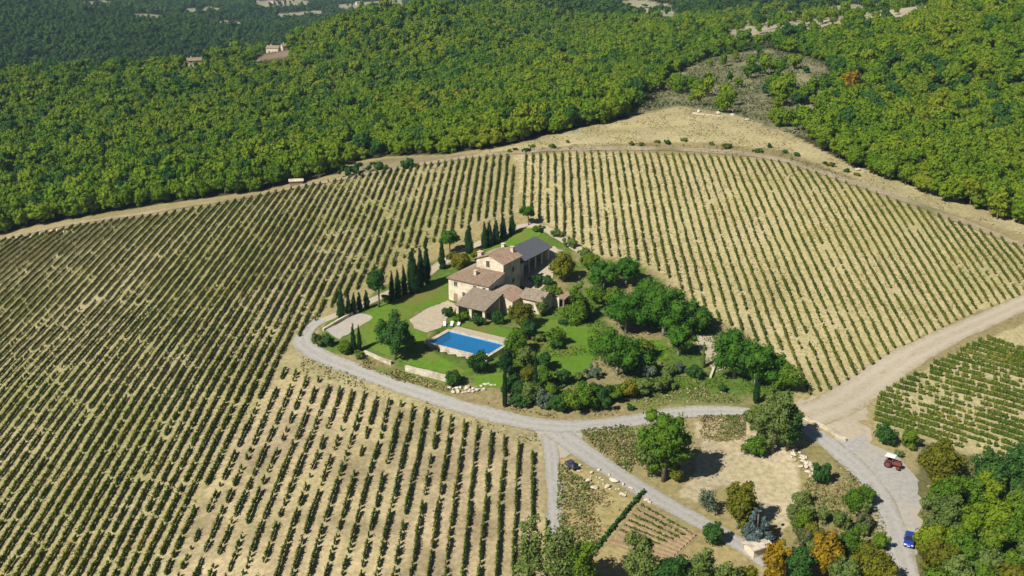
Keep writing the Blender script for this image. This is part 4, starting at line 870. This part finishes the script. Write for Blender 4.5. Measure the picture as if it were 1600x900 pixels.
plant_px('cypress', 836, 628, 548, 8, 'cypress_leaf', 'tall slim cypress in the middle of the garden hedge')
for u_, vb, vt, w, mt, lb in [(808,552,512,34,'broad_leaf','green bush beside the far right corner of the pool'),(826,530,500,30,'dark_leaf','dark bush between the pool and annex'),(842,533,518,26,'olive_leaf','grey green bush near the garden beds'),
    (822,572,540,30,'olive_leaf','olive leaved shrub right of the dark evergreen'),(850,578,548,26,'dark_leaf','small dark tree on the open lawn'),(823,600,566,24,'yellow_leaf','yellow green shrub behind the grey hedge'),
    (806,625,580,30,'dark_leaf','dark green hedge bush above the drive'),(826,632,592,28,'olive_leaf','second grey green hedge bush above the drive'),(812,636,612,26,'dark_leaf','dark shrub at the left end of the hedge'),
    (848,636,606,26,'grey_leaf','silvery shrub along the drive bank'),(858,622,596,28,'broad_leaf','green bush behind the dark hedge bush'),(870,642,612,34,'dark_leaf','dark green hedge bush above the road'),
    (892,640,606,38,'broad_leaf','bright green hedge bush above the road fork'),(912,638,600,42,'broad_leaf','largest bright green hedge bush above the fork'),(938,632,596,42,'dark_leaf','dark green hedge bush right of the bright ones'),
    (962,624,596,38,'broad_leaf','green hedge bush at the middle of the garden edge'),(985,620,592,34,'yellow_leaf','yellowish hedge bush at the garden edge'),(1010,614,586,36,'olive_leaf','olive green hedge bush at the garden edge'),
    (1036,608,584,34,'olive_leaf','sparse olive bush near the right end of the hedge'),(928,590,572,32,'grey_leaf','low silvery bush on the garden lawn'),(905,596,582,22,'olive_leaf','low olive clump by the lawn'),
    (1012,588,566,36,'grey_leaf','pale silvery shrub under the front pine'),(1046,588,568,28,'olive_leaf','olive shrub left of the slim garden cypress'),(1085,590,566,26,'dark_leaf','green rounded shrub beside the slim garden cypress'),(1062,580,566,24,'grey_leaf','lavender shrub beside the path'),
    (700,494,478,20,'dark_leaf','dark shrub at the left pillar of the loggia'),(722,502,486,30,'broad_leaf','climbing green shrub in front of the loggia'),(748,508,490,22,'dark_leaf','shrub at the middle pillar of the loggia'),(776,506,484,26,'dark_leaf','dark shrub at the right pillar of the loggia'),
    (846,494,462,18,'olive_leaf','grey green bush against the white annex wall'),(838,447,428,20,'dark_leaf','dark bush at the courtyard corner'),(856,448,430,24,'dark_leaf','dark bush under the yellowing tree'),(604,474,458,14,'broad_leaf','small round bush at the foot of the lane'),
    (716,418,392,40,'yellow_leaf','wide olive yellow bush behind the farmhouse'),(745,404,386,30,'yellow_leaf','olive yellow bush beside the thick cypress'),(842,362,350,26,'broad_leaf','green bush at the far garden corner'),(870,370,356,22,'olive_leaf','low bush on the far bank'),(892,386,370,26,'olive_leaf','olive bush on the bank by the lane'),(912,402,386,26,'olive_leaf','second olive bush on the bank by the lane'),
    (1130,612,600,14,'dark_leaf','tiny dark bush on the dry bank above the road'),(985,640,630,12,'dark_leaf','tiny bush on the dry bank by the drive'),(1180,712,676,40,'broad_leaf','bright green bush below the roadside trees'),
    (1170,660,640,20,'olive_leaf','grey bush beside the road under the trees'),(870,545,530,24,'dark_leaf','low dark bush on the lawn'),(880,508,498,20,'dark_leaf','small dark bush behind the conifer'),(935,618,600,20,'broad_leaf','small green bush behind the hedge')]:
    plant_px('shrub', u_, vb, vt, w * (1.3 if 600 < vb < 645 else 1.05), mt, lb, cat='shrub', group='garden shrubs')
for u_, vb, vt, w, mt, lb in [(1000,500,462,44,'pine_leaf','rounded green tree filling the left of the pine grove'),(1050,500,462,44,'pine_leaf','rounded green tree behind the largest umbrella pine'),(960,480,446,36,'broad_leaf','bright rounded tree between the conifer and the grove'),(930,476,446,30,'broad_leaf','small bright tree right of the spreading conifer'),
    (1098,512,478,34,'pine_leaf','rounded tree at the vine side of the grove'),(1008,560,528,36,'broad_leaf','low bright tree beside the lone front pine'),(935,548,518,34,'broad_leaf','rounded tree left of the lone front pine'),(870,540,512,30,'broad_leaf','bright rounded tree on the lawn below the annex'),(1210,590,548,40,'pine_leaf','rounded tree between pine pair and vineyard corner'),(862,470,440,32,'broad_leaf','bright tree beside the annex gable'),(920,420,392,30,'broad_leaf','rounded tree above the grove beside the lane'),(800,560,524,30,'broad_leaf','rounded green tree at the right end of the pool terrace'),(850,606,572,30,'broad_leaf','bright tree behind the silvery hedge'),(880,600,574,28,'dark_leaf','small dark tree at the lower edge of the lawn')]:
    plant_px('broad', u_, vb, vt, w, mt, lb, group='rounded garden trees')
for u_, vb, vt, w, lb in [(943,452,404,44,'umbrella pine at the upper left of the pine grove'),(978,446,398,42,'umbrella pine at the top of the pine grove'),(1016,474,430,54,'umbrella pine at the back of the pine grove by the vines'),(978,520,450,64,'wide umbrella pine left of centre in the grove'),
    (1036,524,440,70,'largest umbrella pine in the middle of the grove'),(1080,524,466,48,'umbrella pine at the right end of the grove'),(964,586,506,72,'umbrella pine standing alone in front of the grove'),(1060,556,504,40,'small umbrella pine in front of the grove'),
    (1146,590,508,70,'left umbrella pine of the pair by the vineyard corner'),(1180,602,530,58,'right umbrella pine of the pair by the vineyard corner')]:
    plant_px('pine', u_, vb, vt, w, 'pine_leaf', lb, group='umbrella pines', bark='pale_bark')
plant_px('cone', 905, 500, 430, 60, 'broad_leaf', 'light green spreading conifer right of the house annex')
plant_px('broad', 880, 440, 392, 40, 'yellow_leaf', 'yellowing round tree behind the courtyard')
plant_px('broad', 817, 512, 467, 42, 'yellow_leaf', 'yellow green tree in front of the white annex')
plant_px('cypress', 1098, 574, 534, 7, 'olive_leaf', 'slim pale cypress beside the garden path')
plant_px('cypress', 1181, 630, 575, 10, 'cypress_leaf', 'slim dark cypress at the right garden corner')
plant_px('broad', 1228, 612, 566, 44, 'broad_leaf', 'bright tree at the corner of vineyard and road')
plant_px('poplar', 1036, 752, 628, 72, 'broad_leaf', 'big yellow green tree between the fork and the hollow')
plant_px('poplar', 1014, 744, 660, 46, 'olive_leaf', 'grey green tree leaning on the big roadside tree')
plant_px('shrub', 1058, 752, 728, 26, 'yellow_leaf', 'yellow bush at the foot of the big roadside tree', cat='shrub')
plant_px('poplar', 1206, 708, 592, 50, 'olive_leaf', 'tall grey green tree overhanging the road bend')
plant_px('poplar', 1230, 704, 616, 40, 'dark_leaf', 'green tree on the right of the road bend clump')
plant_px('broad', 1186, 690, 622, 36, 'olive_leaf', 'thin tree on the left of the road bend clump')
BOT = 'trees along the bottom edge'
for kd, u_, vb, vt, w, mt, lb in [('poplar',828,930,796,46,'olive_leaf','grey green tree at the foot of the sandy vine block'),('poplar',872,940,792,48,'olive_leaf','tall grey green tree at the end of the narrow path'),('broad',905,940,836,52,'broad_leaf','green tree left of the vegetable plot'),
    ('broad',1000,935,832,58,'olive_leaf','grey green tree in front of the vegetable plot'),('broad',1045,945,862,60,'dark_leaf','dark tree below the vegetable plot'),('broad',1090,935,858,54,'olive_leaf','olive tree right of the vegetable plot'),('broad',1135,940,866,46,'olive_leaf','grey tree left of the pale roofed shed'),
    ('shrub',1113,850,812,34,'dark_leaf','round dark bush at the end of the gravel track'),('poplar',1152,826,744,48,'yellow_leaf','yellow green tree on the rim of the hollow'),('cone',1182,848,784,56,'blue_leaf','blue grey conifer in front of the hollow'),('broad',1106,800,766,34,'grey_leaf','thin grey tree on the edge of the hollow'),
    ('broad',1208,915,840,44,'orange_leaf','orange autumn tree behind the pale roofed shed'),('broad',1286,900,828,50,'orange_leaf','brightest orange tree at the bottom edge'),('broad',1248,920,846,44,'dark_leaf','dark green tree between the two orange trees'),('broad',1165,925,880,30,'yellow_leaf','yellow bush tree below the pale roofed shed'),
    ('broad',1326,880,822,44,'broad_leaf','green tree right of the brightest orange tree'),('broad',1358,925,850,60,'yellow_leaf','yellow green tree beside the road at the bottom'),('broad',1318,930,868,50,'olive_leaf','olive green tree at the bottom right of the orange pair'),('broad',1388,945,882,36,'yellow_leaf','small yellow tree against the road at the bottom edge'),
    ('shrub',1334,800,760,40,'broad_leaf','green bush on the bank left of the road'),('shrub',1350,790,752,30,'broad_leaf','bright bush touching the road edge'),('shrub',1280,756,720,32,'dark_leaf','dark bush beside the rock heap'),('shrub',1252,792,764,30,'olive_leaf','brownish bush right of the hollow'),('shrub',1240,812,786,24,'olive_leaf','small bush on the hollow rim'),('shrub',1312,824,796,34,'olive_leaf','dry bush on the bank above the orange tree'),('shrub',1268,840,815,30,'yellow_leaf','yellowish bush above the orange trees'),
    ('broad',1468,772,684,66,'yellow_leaf','tall yellow green tree right of the tractor'),('broad',1545,782,690,58,'dark_leaf','dark green tree at the lower edge of the small vine block'),('broad',1590,790,684,60,'dark_leaf','dark tree at the right edge below the small vine block'),
    ('shrub',1383,694,660,34,'dark_leaf','dark green bush at the left corner of the small vine block'),('shrub',1419,698,668,34,'broad_leaf','green bush beside the left corner of the small vine block'),('shrub',1440,868,840,22,'yellow_leaf','yellow bush against the parked blue car'),
    ('shrub',1448,798,770,24,'olive_leaf','low bush at the edge of the gravel apron'),('shrub',1452,830,806,24,'olive_leaf','low brown bush right of the gravel apron'),('shrub',1402,712,702,20,'olive_leaf','low scrub behind the tractor')]:
    plant_px(kd, u_, vb, vt, w, mt, lb, cat='shrub' if kd == 'shrub' else 'tree', group=BOT, dens_=.55 if (kd == 'poplar' and u_ < 900) or mt == 'grey_leaf' else 1.0, bark='pale_bark' if kd == 'poplar' else 'bark')
# rough shrubs on the bank left of the road
BS = np.random.default_rng(77).uniform(0, 1, (18, 4)); BS = sorted([(1232 + 130 * a + 26 * b, 770 + 105 * b, c, e) for a, b, c, e in BS])
for i, (u_, v_, c, e) in enumerate(BS):
    plant_px('shrub', u_, v_ + 8, v_ - 10 - 14 * c, 18 + 18 * e, ['olive_leaf', 'broad_leaf', 'scrub_leaf', 'olive_leaf'][i % 4], '%s rough shrub from the left on the bank between hollow and road' % ordinal(i + 1), cat='shrub', group='rough shrubs on the road bank')
# wood in the lower right corner
k = 0
for vb in (800, 834, 868, 902, 940):
    for u_ in range(1474 - (vb > 850) * 14, 1640, 38):
        k += 1; r = np.random.default_rng(k); uu, v2 = u_ + r.uniform(-12, 12), vb + r.uniform(-10, 10)
        mt = r.choice(['broad_leaf', 'wood_leaf', 'broad_leaf', 'wood_leaf', 'yellow_leaf', 'olive_leaf'])
        plant_px('broad', uu, v2, v2 - r.uniform(52, 80), r.uniform(42, 60), mt, {'broad_leaf': 'green', 'wood_leaf': 'deep green', 'yellow_leaf': 'yellow green', 'dark_leaf': 'dark green', 'olive_leaf': 'olive green'}[mt] + ' broadleaf tree, %s in the lower right corner wood' % ordinal(k), group='trees of the lower right wood')
# dry scrub dots along the crest track and clearings
CS = sorted(790 + 550 * np.random.default_rng(299).random(26))
for i in range(26):
    r = np.random.default_rng(300 + i); u_ = CS[i]; v_ = np.interp(u_, [800, 900, 1100, 1230, 1330], [236, 226, 224, 236, 274]) + r.uniform(-5, 6)
    plant_px('shrub', u_, v_, v_ - r.uniform(3, 8), r.uniform(6, 16), r.choice(['olive_leaf', 'dark_leaf', 'yellow_leaf']), 'low dry shrub on the crest track, %s from the left' % ordinal(i + 1), cat='shrub', group='shrubs along the crest track', card=.3)
for u_, v_, w in [(555,272,60),(590,266,50),(640,262,34)]: plant_px('shrub', u_, v_, v_ - 16, w, 'dark_leaf', 'low green thicket at %s' % {555: 'the left end of the dry clearing', 590: 'the middle of the dry clearing', 640: 'the right end of the dry clearing'}[u_], cat='shrub', card=.3)

# ------------------------------------------------------------------ the wood
RIDGE_HOUSES = [(304, 103, 12), (432, 80, 22)]
def wood_points(r0, r1, sp, seed):
    rng = np.random.default_rng(seed); y = np.arange(r0 * .8, r1, sp); X = []; Y = []
    for i, yy in enumerate(y):
        half = yy * .58 + 60; x = np.arange(-half, half, sp) + (i % 2) * sp / 2; X.append(x); Y.append(np.full(len(x), yy))
    X = np.concatenate(X); Y = np.concatenate(Y); X = X + rng.normal(0, sp * .24, len(X)); Y = Y + rng.normal(0, sp * .24, len(Y))
    rr = np.hypot(X, Y); k = (rr >= r0) & (rr < r1); X = X[k]; Y = Y[k]; Z = FH(X, Y); p = np.c_[X, Y, Z]; u, v, dz = proj(p); rnd = rng.random(len(X))
    keep = (u > -140) & (u < 1740) & (v > -60) & (v < forest_v(u))
    def hides(q): return inside(q, u, v) | inside(q, u, v - 4.5 * F / dz) | inside(q, u, v - 8 * F / dz)
    keep &= ~(hides(Z_RIDGE) & (dz > 500) & (dz < 1000))
    keep &= ~(hides(Z_SCRUB) & (dz < 640) & (rnd > np.clip((fbm(X, Y, 26) - .50) * 2.0, .02, .34)))
    keep &= ~(hides(Z_ROCK) & (dz < 1300) & (rnd > .07))
    for q in FAR_FIELDS: keep &= ~(hides(q) & (dz > 400) & (rnd > .05))
    rv = np.interp(u, RIDGE_ROAD[:, 0], RIDGE_ROAD[:, 1]); keep &= ~((u > 100) & (u < 450) & (v - rv > -3) & (v - rv < 16) & (dz < 1000) & (dz > 600) & (rnd > .15 + .5 * (u < 200)))
    for q in RIDGE_HOUSES: keep &= ~((np.abs(u - q[0]) < q[2]) & (v > q[1] - 12) & (v < q[1] + 20) & (dz > 500) & (dz < 1000))
    # far woods: thinner on open ground in the valley
    keep &= ~((dz > 1700) & (fbm(X, Y, 260) > .60) & (rnd > .12))
    # leave out what the ridges hide by a wide margin
    p = p[keep]
    vis = np.ones(len(p), bool); top = p + np.array([0, 0, 14.])
    for f0 in np.linspace(.35, .985, 34):
        c = CAM + (top - CAM) * f0; vis &= c[:, 2] > FH(c[:, 0], c[:, 1]) - 2
    return p[vis]
def wood_tree_mesh(name, seed, n, lum, mat, card):
    rng = np.random.default_rng(seed); w = rng.uniform(.78, 1.25); z0 = rng.uniform(.3, 1.6); top = rng.uniform(5.4, 8.0)
    return crown_mesh(name, rng, lumps_round(rng, 5.6 * w, z0, top, int(lum * rng.uniform(.8, 1.5)), rng.uniform(.40, .52)), card, n, mat, core=.76, cover=.72)
P1 = wood_points(330, 700, 4.2, 1); P2 = wood_points(700, 1050, 4.7, 2); P3 = wood_points(1050, 1750, 7.0, 3); P4 = wood_points(1750, 3300, 9.0, 4)
print('wood trees', len(P1), len(P2), len(P3), len(P4))
# the trees that show largest: own objects
u, v, dz = proj(P1); inview = (u > -5) & (u < 1605) & (v < 400)
order = np.argsort(dz + (~inview) * 1e6)[:230]
own = P1[order]; own = own[np.argsort(proj(own)[0])]; KN = {}; rest = np.delete(P1, order, 0)
CR = [wood_tree_mesh('crown', 500 + i, 1500, 20, M['wood_leaf'], .25) for i in range(12)]
TRK = [trunk_mesh('trunk', np.random.default_rng(20 + i), 3.6, .17, [(1.2, .4, 4.2), (-1.0, .8, 4.4), (.2, -1.2, 4.5)], M['bark']) for i in range(3)]
for i, p in enumerate(own):
    r = np.random.default_rng(9000 + i); s = r.uniform(.85, 1.45); un, vn, _ = proj(p)
    lb, gp = ('tree on wood edge above left vineyard', 'trees on the left edge of the wood') if un < 540 else (('broadleaf tree on the wood edge beside the bare hilltop', 'trees on the middle edge of the wood') if un < 1060 else ('tree on wood edge above right vineyard', 'trees on the right edge of the wood'))
    KN[gp] = KN.get(gp, 0) + 1; lb = '%s %s from the left' % (lb + ',', ordinal(KN[gp]))
    t = thing('woodland_tree', lb, 'tree', (p[0], p[1], p[2] - .1), r.uniform(0, 6.28), gp); t.scale = (s, s * r.uniform(.85, 1.15), s * r.uniform(.75, 1.2))
    obj('trunk', TRK[i % 3], t); obj('crown', CR[(i * 7) % 12], t)
# one orange tree in the right hand wood
t = plant_px('broad', 1326, 152, 108, 36, 'orange_leaf', 'lone orange tree in the wood on the right hill', card=.4)
# the rest of the wood as stuff
pc = bpy.data.collections.new('wood_kinds'); pf = bpy.data.collections.new('far_wood_kinds')
for i in range(14): pc.objects.link(bpy.data.objects.new('wood_kind', wood_tree_mesh('wood_kind', 700 + i, 800, 16, M['dark_leaf' if i in (3, 8) else 'wood_leaf'], .31)))
for i in range(6): pf.objects.link(bpy.data.objects.new('far_wood_kind', wood_tree_mesh('far_wood_kind', 800 + i, 220, 9, M['far_leaf'], .55)))
def scatter(name, pts, coll, nk, smin, smax, label, seed):
    rng = np.random.default_rng(seed); n = len(pts)
    me = bpy.data.meshes.new(name); me.vertices.add(n); me.vertices.foreach_set('co', (pts - np.array([0, 0, .15])).astype(np.float32).ravel())
    big = fbm(pts[:, 0] + 300, pts[:, 1], 60)
    for nm, ty, val in (('pick', 'INT', rng.integers(0, nk, n).astype(np.int32)), ('turn', 'FLOAT', rng.uniform(0, 6.28, n).astype(np.float32)), ('size', 'FLOAT_VECTOR', None)):
        a = me.attributes.new(nm, ty, 'POINT')
        if val is None: a.data.foreach_set('vector', ((rng.uniform(smin, smax, n) * (.7 + .6 * big))[:, None] * np.c_[rng.uniform(.85, 1.15, n), rng.uniform(.85, 1.15, n), rng.uniform(.75, 1.25, n)]).astype(np.float32).ravel())
        else: a.data.foreach_set('value', val)
    o = obj(name, me); ng = bpy.data.node_groups.new(name, 'GeometryNodeTree')
    ng.interface.new_socket('Geometry', in_out='INPUT', socket_type='NodeSocketGeometry'); ng.interface.new_socket('Geometry', in_out='OUTPUT', socket_type='NodeSocketGeometry')
    N = ng.nodes.new; L = ng.links.new; gi = N('NodeGroupInput'); go = N('NodeGroupOutput'); ip = N('GeometryNodeInstanceOnPoints'); ci = N('GeometryNodeCollectionInfo')
    ci.inputs[0].default_value = coll; ci.inputs['Separate Children'].default_value = True; ci.inputs['Reset Children'].default_value = True
    def attr(nm, dt):
        q = N('GeometryNodeInputNamedAttribute'); q.data_type = dt; q.inputs[0].default_value = nm; return q.outputs[0]
    cx = N('ShaderNodeCombineXYZ'); L(attr('turn', 'FLOAT'), cx.inputs[2])
    L(gi.outputs[0], ip.inputs['Points']); L(ci.outputs[0], ip.inputs['Instance']); ip.inputs['Pick Instance'].default_value = True
    L(attr('pick', 'INT'), ip.inputs['Instance Index']); L(cx.outputs[0], ip.inputs['Rotation']); L(attr('size', 'FLOAT_VECTOR'), ip.inputs['Scale']); L(ip.outputs[0], go.inputs[0])
    md = o.modifiers.new('scatter', 'NODES'); md.node_group = ng
    tag(o, label, 'wood', None, 'stuff')
scatter('wood', np.concatenate([rest, P2]), pc, 14, .7, 1.5, 'dense green and yellowing oak wood on the hills around the vineyard', 11)
scatter('far_wood', np.concatenate([P3, P4]), pf, 6, .9, 2.0, 'bluish green woods on the far hills and valley', 12)

# ------------------------------------------------------------------ rough grass and weeds on the verges and banks
def weeds(name, polys, n, mat, card, hmax, label, seed, thr=.5, sc=6):
    rng = np.random.default_rng(seed); out = []
    for q in polys:
        w = pxpoly(q); lo = w.min(0); hi = w.max(0); x = rng.uniform(lo[0], hi[0], n * 3); y = rng.uniform(lo[1], hi[1], n * 3)
        k = inside(w, x, y) & (fbm(x, y, sc) + rng.normal(0, .05, len(x)) > thr); out.append(np.c_[x[k], y[k]][:n])
    p = np.concatenate(out); z = FH(p[:, 0], p[:, 1]) + rng.uniform(.05, hmax, len(p))
    V, Fq = cards(rng, np.c_[p, z], unit(rng.normal(size=(len(p), 3)) + np.array([0, 0, .5])), card)
    tag(obj(name, mesh_np(name, V, Fq, M[mat])), label, 'grass', None, 'stuff')
BANKS = [[(470,556),(520,575),(620,612),(760,656),(840,678),(848,700),(770,676),(600,620),(470,580)], [(905,672),(985,664),(1000,700),(985,740),(940,712)], [(1080,650),(1165,650),(1165,690),(1100,690)],
         [(872,722),(895,740),(990,792),(930,860),(880,860),(870,800)], [(1250,700),(1290,700),(1350,760),(1385,820),(1390,880),(1240,850),(1245,780)], [(570,558),(640,586),(700,604),(705,614),(620,596),(560,572)], [(860,655),(980,648),(1060,628),(1170,632),(1120,600),(1000,618),(900,645),(800,645),(720,618),(740,612)],
         [(1440,760),(1520,720),(1600,735),(1600,900),(1440,900)], [(440,548),(468,520),(500,490),(505,480),(455,530),(428,580)]]
weeds('dry_grass', BANKS, 1500, 'straw_leaf', .22, .25, 'dry yellow grass on the verges and banks', 31, .45)
weeds('weeds', BANKS, 700, 'olive_leaf', .24, .4, 'low olive weeds on the verges and banks', 32, .56)
weeds('ground_cover', [[(860,482),(930,442),(1010,440),(1085,490),(1200,570),(1230,620),(1050,615),(900,640),(800,630),(795,562),(850,525)]], 6000, 'broad_leaf', .2, .45, 'mixed green ground cover plants between the garden shrubs', 35, .55, 7)
weeds('crest_brush', [[(800,236),(900,229),(1100,228),(1230,241),(1330,279),(1328,285),(1225,250),(1100,238),(900,234)]], 1100, 'scrub_leaf', .26, .6, 'dry brush along the crest track', 36, .5, 9)
weeds('vineyard_grass', [RIGHT], 9000, 'straw_leaf', .2, .2, 'low grass and weeds between the right vineyard rows', 37, .5, 9)
weeds('vineyard_weeds', [LEFT], 9000, 'straw_leaf', .2, .3, 'low weeds between the left vineyard rows', 38, .5, 9)
weeds('hilltop_grass', [Z_HILLTOP], 9000, 'straw_leaf', .24, .22, 'dry grass tufts on the bare hilltop field', 39, .5, 8)
weeds('scrub', [Z_SCRUB], 11000, 'scrub_leaf', .36, 1.3, 'low grey scrub on the stony slope behind the bare hilltop', 33, .40, 10)

# ------------------------------------------------------------------ the air
zlo = float(ZZ.min()) - 1.5
hz = MB().box(-4600, 4600, 40, 6700, zlo, 112).build('haze', None)
hz.data.vertices.foreach_get  # closed box round camera and scene
for vtx in hz.data.vertices:
    if vtx.co.y < 100: vtx.co.y = -30
hm, nt, out, N, L = nodes('haze_air'); pv = N('ShaderNodeVolumePrincipled'); pv.inputs['Color'].default_value = (.50, .74, 1.0, 1); pv.inputs['Density'].default_value = .000062; pv.inputs['Anisotropy'].default_value = 0.0
L(pv.outputs[0], out.inputs['Volume']); hz.data.materials.append(hm)
tag(hz, 'thin blue haze over the valley', 'haze', None, 'stuff')
